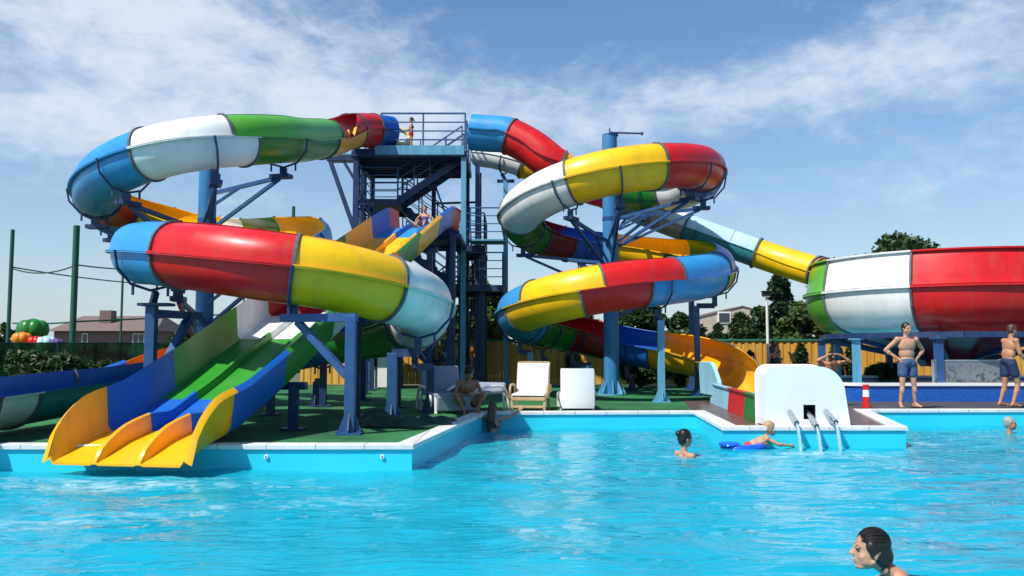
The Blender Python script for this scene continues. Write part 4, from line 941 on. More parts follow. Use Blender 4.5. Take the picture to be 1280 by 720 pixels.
hp = thing('beige_house', (13.5, 58, .27), 'beige rendered house with gabled end above the yellow fence', 'house')
zr = P(920,384,58).z; ze = P(868,388,58).z; x0 = P(868,400,58).x; x1 = P(1010,400,58).x; xm = P(928,380,58).x
b = B(); b.v = [(x0,58,.27),(x1,58,.27),(x1,58,ze-1.0),(xm,58,zr),(x0,58,ze-.6),(x0,66,.27),(x1,66,.27),(x1,66,ze-1.0),(xm,66,zr),(x0,66,ze-.6)]; b.f = [(0,1,2,3,4),(9,8,7,6,5),(0,4,9,5),(1,6,7,2)]; b.build('wall', 'plaster', hp)
b = B(); b.bar((x0-.1,62,ze-.56),(xm,62,zr+.06),8.1,.09); b.bar((xm,62,zr+.06),(x1+.1,62,ze-.96),8.1,.09); b.build('roof', 'roof_brown', hp)
x = P(905,398,58).x; w_ = B().box((x, 57.96, P(905,397,58).z), (.9,.06,.8)).build('window', 'clean_white', hp); B().box((x, 57.92, P(905,397,58).z), (.7,.05,.6)).build('pane', 'window_dark', w_)
# ------------------------------------------------------------------ lamp post
x, y = P(960,440,29.4).x, 29.4; zt = P(960,372,29.4).z
tl = thing('lamp_post', (x, y, DECK), 'slim white lamp post with dark square lantern by the fence', 'lamp post')
B().cyl((x,y,DECK),(x,y,zt),.055,.045,14).build('post', 'lamp_white', tl, smooth=True)
b = B(); b.box((x-.02,y,zt+.13),(.26,.22,.14)); b.box((x-.02,y-.01,zt+.215),(.32,.28,.03)); b.build('lantern', 'dark', tl, bevel=.01)
B().box((x-.02,y,zt+.04),(.2,.18,.05)).build('lamp_glass', 'lamp_white', tl)
# ------------------------------------------------------------------ bowl splash pool
tpz = thing('splash_pool', (12.4, 23, DECK), 'raised blue-walled splash pool with white rim below the bowl', 'pool')
def rrect(x0, x1, y0, y1, r_=.6, n=8):
    out = []
    for cx, cy, a0 in ((x1-r_,y1-r_,0),(x0+r_,y1-r_,90),(x0+r_,y0+r_,180),(x1-r_,y0+r_,270)):
        for i in range(n+1): a = rad(a0+90*i/n); out.append(V((cx+r_*math.cos(a), cy+r_*math.sin(a))))
    return out
ox0, ox1, oy0, oy1 = P(1052,490,20.7).x, 19.5, 20.7, 27.6
o1 = rrect(ox0,ox1,oy0,oy1); o2 = rrect(ox0+.25,ox1-.25,oy0+.25,oy1-.25,.4); n = len(o1)
b = B(); b.v = [(p.x,p.y,DECK) for p in o1]+[(p.x,p.y,.68) for p in o1]+[(p.x,p.y,.68) for p in o2]+[(p.x,p.y,.35) for p in o2]
for i in range(n):
    j = (i+1) % n; b.f += [(i,j,n+j,n+i),(n+i,n+j,2*n+j,2*n+i),(2*n+i,2*n+j,3*n+j,3*n+i)]
b.f.append(tuple(3*n+i for i in range(n)))
m, t, bb_, o = nt('blue_mosaic'); L = t.links.new; tc = N(t, 'TexCoord'); br = N(t, 'TexBrick', offset=0.0, i_Scale=9.0); br.inputs['Color1'].default_value = (.008,.07,.36,1); br.inputs['Color2'].default_value = (.015,.11,.48,1); br.inputs['Mortar'].default_value = (.03,.14,.45,1); br.inputs['Mortar Size'].default_value = .02; mp = N(t, 'Mapping'); mp.inputs['Rotation'].default_value = (math.pi/2,0,0); L(tc.outputs['Object'], mp.inputs[0]); L(mp.outputs[0], br.inputs[0]); L(br.outputs[0], bb_.inputs['Base Color']); bb_.inputs['Roughness'].default_value = .2
b.build('basin_wall', m, tpz)
r1_ = rrect(ox0-.04,ox1+.04,oy0-.04,oy1+.04,.62); r2_ = rrect(ox0+.3,ox1-.3,oy0+.3,oy1-.3,.38); b = B()
b.v = [(p.x,p.y,z) for p, z in [(p,.683) for p in r1_]+[(p,.75) for p in r1_]+[(p,.75) for p in r2_]+[(p,.683) for p in r2_]]
for i in range(n):
    j = (i+1) % n
    for q in range(4): q2 = (q+1) % 4; b.f.append((q*n+i, q*n+j, q2*n+j, q2*n+i))
b.build('rim', 'clean_white', tpz)
mat('basin_water', (.05,.5,.7), rough=.05, bump=.3, bscale=6); b = B(); b.v = [(p.x,p.y,.62) for p in rrect(ox0+.27,ox1-.27,oy0+.27,oy1-.27,.39)]; b.f = [tuple(range(n))]; b.build('basin_surface', 'basin_water', tpz)
# cloudy splash screen with dark scratches of wet spray
m, t, bb_, o = nt('splash_screen'); L = t.links.new; tc = N(t, 'TexCoord'); n1 = N(t, 'TexNoise', i_Scale=4.5, i_Detail=9.0, i_Roughness=.75, i_Distortion=1.5); L(tc.outputs['Object'], n1.inputs[0]); sx = N(t, 'SeparateXYZ'); L(tc.outputs['Object'], sx.inputs[0])
mr = N(t, 'MapRange', i_1=.1, i_2=.62, i_3=.62, i_4=.32); L(sx.outputs[2], mr.inputs[0]); ad = N(t, 'Math', operation='GREATER_THAN'); L(n1.outputs[0], ad.inputs[0]); L(mr.outputs[0], ad.inputs[1])
mx = N(t, 'MixRGB'); mx.inputs[1].default_value = (.17,.19,.21,1); mx.inputs[2].default_value = (.05,.055,.07,1)
inv = N(t, 'MapRange', i_1=0, i_2=1, i_3=1, i_4=0); n5 = N(t, 'MapRange', i_1=.50, i_2=.56); L(n1.outputs[0], n5.inputs[0]); mlt = N(t, 'Math', operation='MULTIPLY'); m6 = N(t, 'MapRange', i_1=.55, i_2=.3); L(sx.outputs[2], m6.inputs[0]); L(n5.outputs[0], mlt.inputs[0]); L(m6.outputs[0], mlt.inputs[1]); L(mlt.outputs[0], mx.inputs[0])
L(mx.outputs[0], bb_.inputs['Base Color']); bb_.inputs['Roughness'].default_value = .25
sx0, sx1 = P(1167,470,21.05).x, P(1255,470,21.05).x
ts = thing('splash_screen', ((sx0+sx1)/2, 21.05, .75), 'grey cloudy splash screen standing on the white rim below the bowl', 'screen')
B().box(((sx0+sx1)/2, 21.05, .75+.27), (sx1-sx0, .03, .5)).build('screen_panel', m, ts)
b = B(); b.box(((sx0+sx1)/2, 21.05, 1.29), (sx1-sx0+.04,.05,.04)); b.box((sx0-.01,21.05,1.02),(.04,.05,.55)); b.box((sx1+.01,21.05,1.02),(.04,.05,.55)); b.build('screen_frame', 'steel_grey', ts)
# brown wicker screen at the far right
# bollard
x, y = P(1083,505,17.9).x, 17.9
tb_ = thing('barrier_post', (x, y, DECK+.04), 'small red and white banded post standing on the coping', 'bollard')
b = B(); b.cyl((x,y,DECK+.04),(x,y,DECK+.08),.10,n=20); b.cyl((x,y,DECK+.08),(x,y,DECK+.27),.075,.07,20); b.build('base', 'red', tb_, smooth=True)
B().cyl((x,y,DECK+.27),(x,y,DECK+.41),.068,.064,20).build('reflective_band', 'clean_white', tb_, smooth=True)
B().cyl((x,y,DECK+.41),(x,y,DECK+.52),.064,.058,20).build('top', 'red', tb_, smooth=True)
# ------------------------------------------------------------------ inflatables seen over the shade net
def infl(px, py, y, r, m_, label, lobes=7):
    p = P(px, py, y); t = thing('inflatable_toy', (p.x, y, .27), label, 'inflatable', 'inflatables beyond the shade net'); zc = p.z-r*.6
    b = B()
    for k in range(lobes): a = 2*math.pi*k/lobes; b.ball((p.x+r*.5*math.cos(a), y+r*.5*math.sin(a), zc), (r*.48, r*.48, r*.6), n=9)
    b.ball((p.x,y,zc+r*.12),(r*.62,r*.62,r*.58), n=10); b.build('body', m_, t, smooth=True)
    b = B(); b.cyl((p.x,y,.27),(p.x,y,zc),r*.6,r*.5,12); b.build('pedestal', 'cloth_black', t)
infl(42,400,34,.62,'green','green inflatable dome beyond the shade net'); infl(28,416,33,.38,'orange','orange inflatable beside the green dome')
infl(45,421,33,.34,'red','red inflatable between the orange and the white ones'); infl(58,421,33,.40,'tube_pale','pale blue inflatable right of the green dome'); infl(71,424,33,.30,'cloth_purple','purple inflatable at the right end of the row')
# ------------------------------------------------------------------ loungers
def lounger_b(px, y, m_, label, rz, col='wood_light', reclined=55, big=False):
    """cushioned armchair lounger facing the pool"""
    x = P(px, 490, y).x; t = thing('sun_lounger', (x, y, DECK), label, 'sun lounger', 'sun loungers by the pool'); R = Matrix.Rotation(rz, 4, 'Z'); Tm = Matrix.Translation((x, y, DECK)) @ R
    def W(p): return Tm @ V(p)
    w_ = .33
    b = B()
    for s in (-1, 1):
        b.bar(W((s*w_,-.55,0)), W((s*w_,-.50,.34)), .05); b.bar(W((s*w_,.35,0)), W((s*w_,.28,.40)), .05); b.bar(W((s*w_,-.56,.27)), W((s*w_,.35,.27)), .045, .06)
    b.bar(W((-w_,-.54,.26)), W((w_,-.54,.26)), .05, .07); b.bar(W((-w_,-.55,.1)), W((w_,-.55,.1)), .04, .05); b.bar(W((-w_,.33,.25)), W((w_,.33,.25)), .05)
    b.build('frame', col, t, bevel=.006)
    for s in (-1, 1):
        b = B(); pts = [W((s*(w_+.05),-.42,.27)), W((s*(w_+.05),-.45,.42)), W((s*(w_+.05),-.36,.52)), W((s*(w_+.05),-.1,.53)), W((s*(w_+.05),.2,.5)), W((s*(w_+.05),.3,.36))]; b.ring(catmull(pts,.05), .025, 8); b.build('armrest', col, t, smooth=True)
    bt = V((0,.28,.36)); tp_ = V((0,.28+.62*math.cos(rad(reclined+20)),.36+.62*math.sin(rad(reclined+20))))
    b = B()
    for s in (-1, 1): b.bar(W((s*w_,.25,.3)), W((s*w_,tp_.y+.03,tp_.z+.02)), .04)
    b.bar(W((-w_,tp_.y+.03,tp_.z+.02)), W((w_,tp_.y+.03,tp_.z+.02)), .045); b.build('back_frame', col, t)
    def cushion(a, c, wd, th, name):
        a, c = V(a), V(c); b = B(); d = (c-a).normalized(); nn_ = V((0,-d.z,d.y)); n = 10; rows = []
        for i in range(n+1):
            q = i/n; e = min(1, min(q, 1-q)*9)**.5; rows.append([(s*wd*(1-.0*e), a.lerp(c,q)+nn_*(th*.5*k*e)) for s, k in ((-1,-.6),(-.96,-1),(.96,-1),(1,-.6),(1,.6),(.93,1),(0,1.12),(-.93,1),(-1,.6))])
        b.v = [tuple(W((s_, p.y, p.z))) for r_ in rows for s_, p in r_]; m__ = 9
        for i in range(n):
            for j in range(m__): b.f.append((i*m__+j, i*m__+(j+1) % m__, (i+1)*m__+(j+1) % m__, (i+1)*m__+j))
        b.f.append(tuple(reversed(range(m__)))); b.f.append(tuple(n*m__+j for j in range(m__))); b.build(name, m_, t, smooth=True)
    cushion((0,-.58,.33),(0,.26,.345),w_,.07,'seat_cushion'); cushion((0,.24,.36),(0,tp_.y,tp_.z),w_,.07,'back_cushion')
    return t
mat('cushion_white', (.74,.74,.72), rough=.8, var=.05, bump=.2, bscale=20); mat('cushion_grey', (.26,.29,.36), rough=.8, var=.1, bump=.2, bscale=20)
lounger_b(664, 17.8, 'cushion_white', 'white cushioned lounger with beige wooden armrests, facing the water', rad(-8))
# moulded lounger with its backrest towards us
def lounger_c(px, y, label, m_, rz, H=.84, wd=.36):
    x = P(px, 490, y).x; t = thing('sun_lounger', (x, y, DECK), label, 'sun lounger', 'sun loungers by the pool'); Tm = Matrix.Translation((x, y, DECK)) @ Matrix.Rotation(rz, 4, 'Z')
    def W(p): return Tm @ V(p)
    def slab(pts, th, name, w0=wd):
        b = B(); pts = catmull([V(p) for p in pts], .05); n = len(pts)
        for i, p in enumerate(pts):
            d = (pts[min(i+1,n-1)]-pts[max(i-1,0)]).normalized(); nn_ = V((0,-d.z,d.y))
            e = .97 if i in (0, n-1) else 1
            for s, k in ((-1,-.7),(-.97,-1),(.97,-1),(1,-.7),(1,.7),(.97,1),(-.97,1),(-1,.7)): b.v.append(tuple(W((s*w0*e, *(p+nn_*k*th/2)[1:]))))
        for i in range(n-1):
            for j in range(8): b.f.append((i*8+j, i*8+(j+1) % 8, (i+1)*8+(j+1) % 8, (i+1)*8+j))
        b.f.append(tuple(reversed(range(8)))); b.f.append(tuple((n-1)*8+j for j in range(8))); return b.build(name, m_, t, smooth=True)
    slab([(0,.04,H),(0,.02,.5),(0,.0,.04)], .05, 'backrest'); slab([(0,.14,.33),(0,.6,.31),(0,1.2,.30),(0,1.5,.22)], .06, 'seat')
    for s in (-1, 1):
        b = B(); b.box(W((s*(wd-.01),.7,.23)), (.04,1.4,.12), rz); b.build('side_rail', m_, t, bevel=.01)
        for yy in (.12, 1.3): B().bar(W((s*(wd-.02),yy,0)), W((s*(wd-.02),yy,.26)), .06).build('leg', m_, t)
    b = B(); b.box(W((0,.1,.2)), (wd*2.06,.05,.3), rz); b.build('back_panel', m_, t, bevel=.01)
lounger_c(722, 17.7, 'plain white lounger with tall flat back turned to the water', 'clean_white', rad(0), .86, .35)
# grey padded loungers in the shade: long padded seats with tall folded-up back
def lounger_d(px, y, label, rz, H=.85, wd=.42, bh=.56):
    x = P(px, 490, y).x; t = thing('sun_lounger', (x, y, DECK), label, 'sun lounger', 'sun loungers by the pool'); Tm = Matrix.Translation((x, y, DECK)) @ Matrix.Rotation(rz, 4, 'Z')
    def W(p): return Tm @ V(p)
    def pad(c, d, M=None, name='pad'):
        b = B(); b.box((0,0,0), d); o_ = b.build(name, 'cushion_grey', None, bevel=.04); o_.parent = t; o_.location = (Tm @ V(c)) - V((x,y,DECK)); o_.rotation_euler = (M or 0, 0, rz); return o_
    pad((0,-.3,.36), (wd*2,1.25,.09), 0, 'seat_cushion'); pad((0,.40,.36+bh/2), (wd*2,.09,bh), rad(-16), 'back_cushion'); pad((0,-.92,.2),(wd*2,.06,.3),rad(8),'foot_cushion')
    for s in (-1, 1):
        b = B(); b.ring(catmull([W((s*(wd+.04),-.6,.05)), W((s*(wd+.05),-.66,.3)), W((s*(wd+.05),-.4,.47)), W((s*(wd+.05),.2,.48)), W((s*(wd+.05),.4,.3)), W((s*(wd+.05),.46,.02))], .06), .03, 8); b.build('armrest', 'clean_white', t, smooth=True)
        B().bar(W((s*(wd-.02),.4,.0)), W((s*(wd-.02),.36,.34)), .05).build('leg', 'clean_white', t); B().bar(W((s*(wd-.02),-.8,.0)), W((s*(wd-.02),-.76,.34)), .05).build('leg', 'clean_white', t)
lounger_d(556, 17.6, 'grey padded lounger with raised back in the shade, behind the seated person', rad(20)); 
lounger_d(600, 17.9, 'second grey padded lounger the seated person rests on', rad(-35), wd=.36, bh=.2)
# ------------------------------------------------------------------ tarp heap, poster, banners
px0 = P(508, 520, 14.0); t = thing('tarpaulin_heap', (px0.x, 14.0, DECK), 'crumpled dark green tarpaulin lying at the foot of the blue post', 'tarpaulin')
b = B(); nx_, ny_ = 44, 26
for j in range(ny_):
    for i in range(nx_):
        u, v_ = i/(nx_-1), j/(ny_-1); e = (math.sin(math.pi*u)*math.sin(math.pi*v_))**.5 if 0 < u < 1 and 0 < v_ < 1 else 0
        zz = DECK+.012+e*(.10+.09*math.sin(5.1*u+3*v_)+.05*math.sin(17*u-6*v_)+.03*math.sin(31*v_+9*u)+.07*abs(math.sin(9*u+7*v_)))+ (.18*math.exp(-((u-.08)/.1)**2)*e)
        b.v.append((px0.x-.75+1.5*u+.08*math.sin(9*v_), 14.0-.45+1.1*v_+.07*math.sin(8*u), max(DECK+.01, zz)))
b.f = [(j*nx_+i, j*nx_+i+1, (j+1)*nx_+i+1, (j+1)*nx_+i) for j in range(ny_-1) for i in range(nx_-1)]
o_ = b.build('tarp_sheet', 'tarp', t, smooth=True, sharp=False); sd = o_.modifiers.new('s', 'SOLIDIFY'); sd.thickness = .008
m, t_, bb_, o = nt('poster_print'); L = t_.links.new; tc = N(t_, 'TexCoord'); vo = N(t_, 'TexVoronoi', i_Scale=4.2); L(tc.outputs['Object'], vo.inputs[0]); hs_ = N(t_, 'HueSaturation', i_Saturation=.8, i_Value=.8); L(vo.outputs['Color'], hs_.inputs['Color']); gt = N(t_, 'MapRange', i_1=.28, i_2=.34, i_3=0, i_4=1); L(vo.outputs['Distance'], gt.inputs[0]); mx = N(t_, 'MixRGB'); mx.inputs[2].default_value = (.75,.75,.75,1); L(gt.outputs[0], mx.inputs[0]); L(hs_.outputs[0], mx.inputs[1]); L(mx.outputs[0], bb_.inputs['Base Color'])
def board(px0_, px1_, py0_, py1_, y, m_, name, label, cat):
    A, E = P(px0_, py1_, y), P(px1_, py0_, y); t = thing(name, ((A.x+E.x)/2, y, DECK), label, cat)
    B().box(((A.x+E.x)/2, y-.02, (A.z+E.z)/2), (E.x-A.x, .02, E.z-A.z)).build('face', m_, t)
    b = B(); b.box(((A.x+E.x)/2, y+.005, (A.z+E.z)/2), (E.x-A.x+.05, .03, E.z-A.z+.05)); 
    for x in (A.x+.05, E.x-.05): b.box((x, y+.03, (A.z+DECK)/2), (.04,.04,A.z-DECK+.1))
    b.build('board_frame', 'steel_grey', t)
board(447,463,453,489,27.5,m,'poster_stand','white stand with colourful pictures seen under the wide slide','poster stand')
board(472,488,447,484,28.0,'clean_white','banner','plain white banner to the right of the colourful stand','banner')
board(458,469,460,492,28.2,'clean_white','banner','narrow white banner between the colourful stand and the wide white banner','banner')
board(568,581,434,447,29.9,'yellow','painted_sun_patch','small yellow sign on the dark fence behind the tower legs','sign'); board(588,598,433,446,29.9,'orange','painted_sun_patch','small orange sign right of the yellow one behind the tower legs','sign')  # sunlit patches of the fence, put in as coloured boards

for px, lab in ((333,'round pool light in the wall left of the corner'),(478,'round pool light in the wall next to the corner')):
    yy = cor[0].y-.005; x = P(px,571,yy).x; z = P(px,571,yy).z; t = thing('pool_light', (x, yy, z), lab, 'pool light', 'round lights in the pool wall')
    B().cyl((x,yy,z),(x,yy-.02,z),.03,.026,16).build('bezel', 'clean_white', t); B().cyl((x,yy-.02,z),(x,yy-.024,z),.014,n=12).build('lens', 'chrome', t)
# ------------------------------------------------------------------ people
def basis(fwd, up=V((0,0,1))):
    f = V(fwd).normalized(); r_ = f.cross(V(up)).normalized(); u = r_.cross(f)
    return Matrix((r_, f, u)).transposed()          # columns: right, forward, up
def head_prims(b, c, M, s=1.0, long=1.0):
    def W(x, y, z): return c + M @ V((x*s, y*s, z*s))
    b.ball(W(0,-.014,.034), V((.074,.092,.088))*s, M); b.ball(W(0,.022,-.015), V((.062,.066,.086))*s, M); b.ball(W(0,.062,-.080), V((.026,.026,.022))*s, M, 9)
    b.ball(W(0,.052,-.052), V((.038,.036,.034))*s, M, 9)
    for sx_ in (-1,1):
        b.ball(W(sx_*.038,.052,-.026), V((.024,.024,.026))*s, M, 9)
        b.capsule(W(sx_*.012,.084,.027), W(sx_*.044,.071,.026), .009*s, .008*s)
        b.ball(W(sx_*.072,-.012,-.010), V((.009,.016,.027))*s, M, 8)
        b.capsule(W(sx_*.053,-.002,-.050), W(sx_*.020,.055,-.084), .017*s, .016*s)
    for sx_ in (-1,1): b.ball(W(sx_*.036,.034,-.048), V((.026,.034,.030))*s, M, 9)
    b.capsule(W(0,.082,.020), W(0,.106,-.014), .008*s, .0115*s); b.ball(W(0,.100,-.019), V((.0165,.012,.009))*s, M, 8)
    b.capsule(W(-.016,.084,-.042), W(.016,.084,-.042), .009*s); b.capsule(W(-.014,.084,-.056), W(.014,.084,-.056), .009*s)
def face_bits(root, c, M, s=1.0, smile=False, closed=False):
    def W(x, y, z): return c + M @ V((x*s, y*s, z*s))
    for sx_ in (-1,1):
        e = B(); e.capsule(W(sx_*.020,.0805,.010), W(sx_*.033,.0805,.011), .0036*s, .0040*s); e.capsule(W(sx_*.033,.0805,.011), W(sx_*.046,.0725,.009), .0040*s, .0025*s); e.build('eye', 'hair_dark', root, smooth=True)
        b = B(); b.capsule(W(sx_*.018,.083,.032), W(sx_*.034,.078,.036), .0030*s); b.capsule(W(sx_*.034,.078,.036), W(sx_*.048,.067,.031), .003*s, .002*s); b.build('eyebrow', 'hair_dark', root, smooth=True)
    if smile:
        up = [W(x, .092-abs(x)*.55, -.041+abs(x)*.22) for x in (-.028,-.014,0,.014,.028)]; lo = [W(x, .089-abs(x)*.55, -.060+abs(x)*.85) for x in (-.028,-.014,0,.014,.028)]
        b = B(); b.ring(up, .0042*s, 8); b.ring(lo, .0048*s, 8); b.build('lips', 'lip', root, smooth=True)
        b = B(); b.ring([p.lerp(q, .5)+M@V((0,-.002*s,0)) for p, q in zip(up, lo)][1:4], .0075*s, 8); b.build('mouth', 'hair_dark', root, smooth=True)
        b = B(); b.ring([p+M@V((0,.0008*s,-.005*s)) for p in up[1:4]], .0042*s, 8); b.build('teeth', 'teeth', root, smooth=True)
    else:
        b = B(); b.capsule(W(-.020,.088,-.047), W(0,.096,-.047), .005*s, .006*s); b.capsule(W(0,.096,-.047), W(.020,.088,-.047), .006*s, .005*s); b.build('lips', 'lip', root, smooth=True)
def hand_prims(b, w_, d, pn, s=1.0, curl=.35, side=1):
    """w_: wrist, d: finger direction, pn: palm normal, side: +1 thumb to the right of d seen along pn"""
    d = V(d).normalized(); pn = (V(pn)-d*V(pn).dot(d)).normalized(); ac = d.cross(pn)*side
    M = Matrix((ac, d, pn)).transposed(); b.ball(w_+d*.052*s, V((.040,.052,.015))*s, M, 8); b.capsule(w_, w_+d*.03*s, .025*s, .026*s)
    for k, (o_, L_) in enumerate(((.030,.070),(.010,.080),(-.010,.074),(-.029,.058))):
        p = w_+d*.09*s+ac*o_*s; q = p+(d*math.cos(curl)+pn*math.sin(curl))*L_*.5*s+ac*o_*.12*s; r_ = q+(d*math.cos(curl*2.4)+pn*math.sin(curl*2.4))*L_*.5*s
        b.capsule(w_+d*.06*s+ac*o_*.9*s, p, .0095*s); b.capsule(p, q, .0095*s, .0085*s); b.capsule(q, r_, .0085*s, .0075*s)
    p = w_+d*.022*s+ac*.03*s; q = p+(d*.75+ac*.75+pn*.25).normalized()*.042*s; b.capsule(p-ac*.01*s, q, .014*s, .011*s); b.capsule(q, q+(d*.95+ac*.25+pn*.3).normalized()*.035*s, .011*s, .009*s)
def person(loc, rz, J, skin, label, s=1.0, hf=(0,-1,0), hu=(0,0,1), female=False, voxel=.011, hands=None, feet=True, hair='hair_dark', hairstyle='short', clothes=(), child=False, face=True, smile=False, cat='person', belly=1.0, group=None, face_min=False, w=1.0):
    """J holds joints in the body's own frame (facing -Y). Everything is one skin surface."""
    Rz = Matrix.Rotation(rz, 3, 'Z'); loc = V(loc)
    def W(p): return loc + Rz @ (V(p)*s)
    t = thing('person', loc, label, cat, group); K = {k: W(v) for k, v in J.items() if isinstance(v, tuple) and len(v) == 3}
    b = B(); up = (K['chest']-K['pelvis']).normalized(); rt = (K['sr']-K['sl']).normalized(); fw = up.cross(rt).normalized()
    Mt = Matrix((rt, fw, up)).transposed(); sh = .165 if female else .18; sh *= w
    pw = (.158 if female else .150)*w
    b.ball(K['pelvis'], V((pw, .105*w, .115))*s, Mt); mid = K['pelvis'].lerp(K['chest'], .48)
    b.ball(mid+fw*(.012*s*belly), V(((.128 if female else .143)*w, .092*belly, .16))*s, Mt)
    b.ball(K['chest'], V(((.142 if female else .165)*w, .102*w, .165))*s, Mt)
    for q in (-1, 1):
        if female: b.ball(K['chest']+rt*(q*.068*s)+fw*.075*s-up*.01*s, V((.055,.045,.052))*s, Mt, 9)
        else: b.ball(K['chest']+rt*(q*.07*s)+fw*.062*s+up*.03*s, V((.075,.035,.055))*s, Mt, 9)
        b.ball(K['chest']+rt*(q*.085*s)-fw*.055*s+up*.03*s, V((.07,.04,.09))*s, Mt, 9)
        b.ball(K['pelvis']+rt*(q*.07*s)-fw*.055*s-up*.04*s, V((.078,.07,.085))*s, Mt, 9)
    nk = K['neck']; hd = K['head']; Mh = basis(Rz @ V(hf), Rz @ V(hu)); b.capsule(nk-up*.05*s, hd+Mh@V((0,-.015,-.05))*s, .058*s*(.86 if female or child else 1), .050*s*(.86 if female or child else 1))
    a_ = .85 if female or child else w**.6
    for q in ('l', 'r'):
        S_, E_, H_ = K['s'+q], K['e'+q], K['w'+q]
        b.capsule(nk-up*.03*s, S_, .05*s*a_, .052*s*a_); b.ball(S_, .060*s*a_, None, 10); b.capsule(S_, E_, .052*s*a_, .039*s*a_); b.capsule(E_, H_, .039*s*a_, .025*s*a_); b.ball(E_.lerp(H_, .25), V((.043,.043,.05))*s*a_, None, 8)
        d, pn, sd = (hands or {}).get(q, ((H_-E_).normalized(), Rz @ V((0,1,0)), 1 if q == 'l' else -1))
        hand_prims(b, H_, d, pn, s*a_ if child else s*(.92 if female else 1), .4, sd)
        if 'h'+q in K:
            h_, k_, n_ = K['h'+q], K['k'+q], K['a'+q]
            b.capsule(h_, k_, .088*s*(1.02 if female else .97)*w, .054*s); b.capsule(h_.lerp(k_,.1), h_.lerp(k_,.55), .09*s*w, .07*s*w)
            b.capsule(k_, n_, .053*s, .034*s); kk = k_.lerp(n_, .3); bk = (k_-n_).normalized(); off = -fw if abs((k_-n_).normalized().z) > .5 else up
            b.ball(kk+off*.018*s, V((.05,.05,.10))*s, basis(fw, bk) if abs(bk.dot(fw)) < .95 else None, 9); b.ball(k_, .053*s, None, 8)
            if feet:
                td = Rz @ V(J.get('toe'+q, (0,-1,0))); td = td.normalized(); f0 = n_+V((0,0,-.045*s)); 
                b.capsule(n_, f0-td*.035*s, .036*s, .032*s); b.capsule(n_, f0+td*.12*s+V((0,0,-.015*s)), .035*s, .026*s); b.capsule(f0-td*.04*s+V((0,0,-.005*s)), f0+td*.15*s+V((0,0,-.018*s)), .032*s, .024*s); sd_ = td.cross(V((0,0,1)))
                for k in range(5): p = f0+td*(.16-.008*k)*s+sd_*((k-2)*.017*s)*(1 if q == 'l' else -1)+V((0,0,-.022*s)); b.capsule(p, p+td*.032*s, .0115*s, .010*s)
    hs = s*(1.16 if child else 1.06)
    head_prims(b, hd, Mh, hs)
    o = organic(b, 'body', skin, t, voxel, 10 if voxel < .007 else 4)
    if face: face_bits(t, hd, Mh, hs, smile)
    # hair
    def H(x, y, z): return hd + Mh @ V((x*hs, y*hs, z*hs))
    b = B()
    if hairstyle in ('short', 'bun', 'long', 'slick', 'pony'):
        th = {'short': .0, 'slick': -.002}.get(hairstyle, .006)
        b.ball(H(0,-.022,.046), V((.079+th,.094+th,.086+th))*hs, Mh, 14); b.ball(H(0,-.05,.0), V((.070+th,.060+th,.075))*hs, Mh, 12)
        for q in (-1,1): b.ball(H(q*.060,.005,.035), V((.024,.035,.04))*hs, Mh, 8)
    if hairstyle == 'bun': b.ball(H(0,-.115,.06), V((.045,.045,.045))*hs, Mh); b.ball(H(0,-.06,-.05), V((.05,.04,.04))*hs, Mh, 8)
    if hairstyle == 'slick': b.ball(H(0,-.062,-.022), V((.066,.062,.075))*hs, Mh); b.ball(H(0,-.062,-.085), V((.042,.036,.03))*hs, Mh, 8); b.ball(H(0,-.022,.064), V((.072,.074,.062))*hs, Mh, 12); [b.ball(H(q*.066,-.002,.012), V((.016,.028,.040))*hs, Mh, 8) for q in (-1,1)]
    if hairstyle in ('long',): 
        b.capsule(H(0,-.06,.0), H(0,-.10,-.22), .075*hs, .075*hs); b.capsule(H(0,-.10,-.20), H(0,-.11,-.42), .075*hs, .03*hs)
        for q in (-1,1): b.capsule(H(q*.05,-.05,.0), H(q*.075,-.08,-.27), .04*hs, .025*hs)
    if hairstyle == 'pony': b.capsule(H(0,-.10,.05), H(.0,-.15,-.10), .032*hs, .018*hs)
    if hairstyle: hh_ = organic(b, 'hair', hair, t, voxel*.85, 3)
    if hairstyle == 'slick':
        b = B(); rs = random.Random(3)
        for k in range(150):
            a_l = rad(rs.uniform(-82, 82)); t0_ = rs.uniform(28, 46); t1_ = t0_+rs.uniform(60, 120); gr = rs.uniform(.0, .003); pts = []
            for q in range(9):
                tt = rad(t0_+(t1_-t0_)*q/8); la = a_l*(1-.18*q/8); pts.append(H((.078+gr)*math.sin(la)*max(.35, math.sin(tt)), -.020+(.092+gr)*math.cos(tt), .050+(.083+gr)*math.cos(la)*math.sin(tt)))
            b.ring(pts, [.0009+.0012*math.sin(math.pi*(q+.5)/9.5) for q in range(9)], 5)
        for k in range(26):
            x_ = rs.uniform(-.045, .045); b.ring([H(x_, -.09, -.05), H(x_*1.1, -.085, -.10), H(x_*1.25+rs.uniform(-.01,.01), -.065, -.125-rs.uniform(0,.02))], [.003,.002,.0008], 5)
        bm_ = bmesh.new(); bm_.from_mesh(hh_.data); sm_ = b.mesh(org(t), [hair], True); bm_.from_mesh(sm_); bm_.to_mesh(hh_.data); bm_.free(); bpy.data.meshes.remove(sm_)
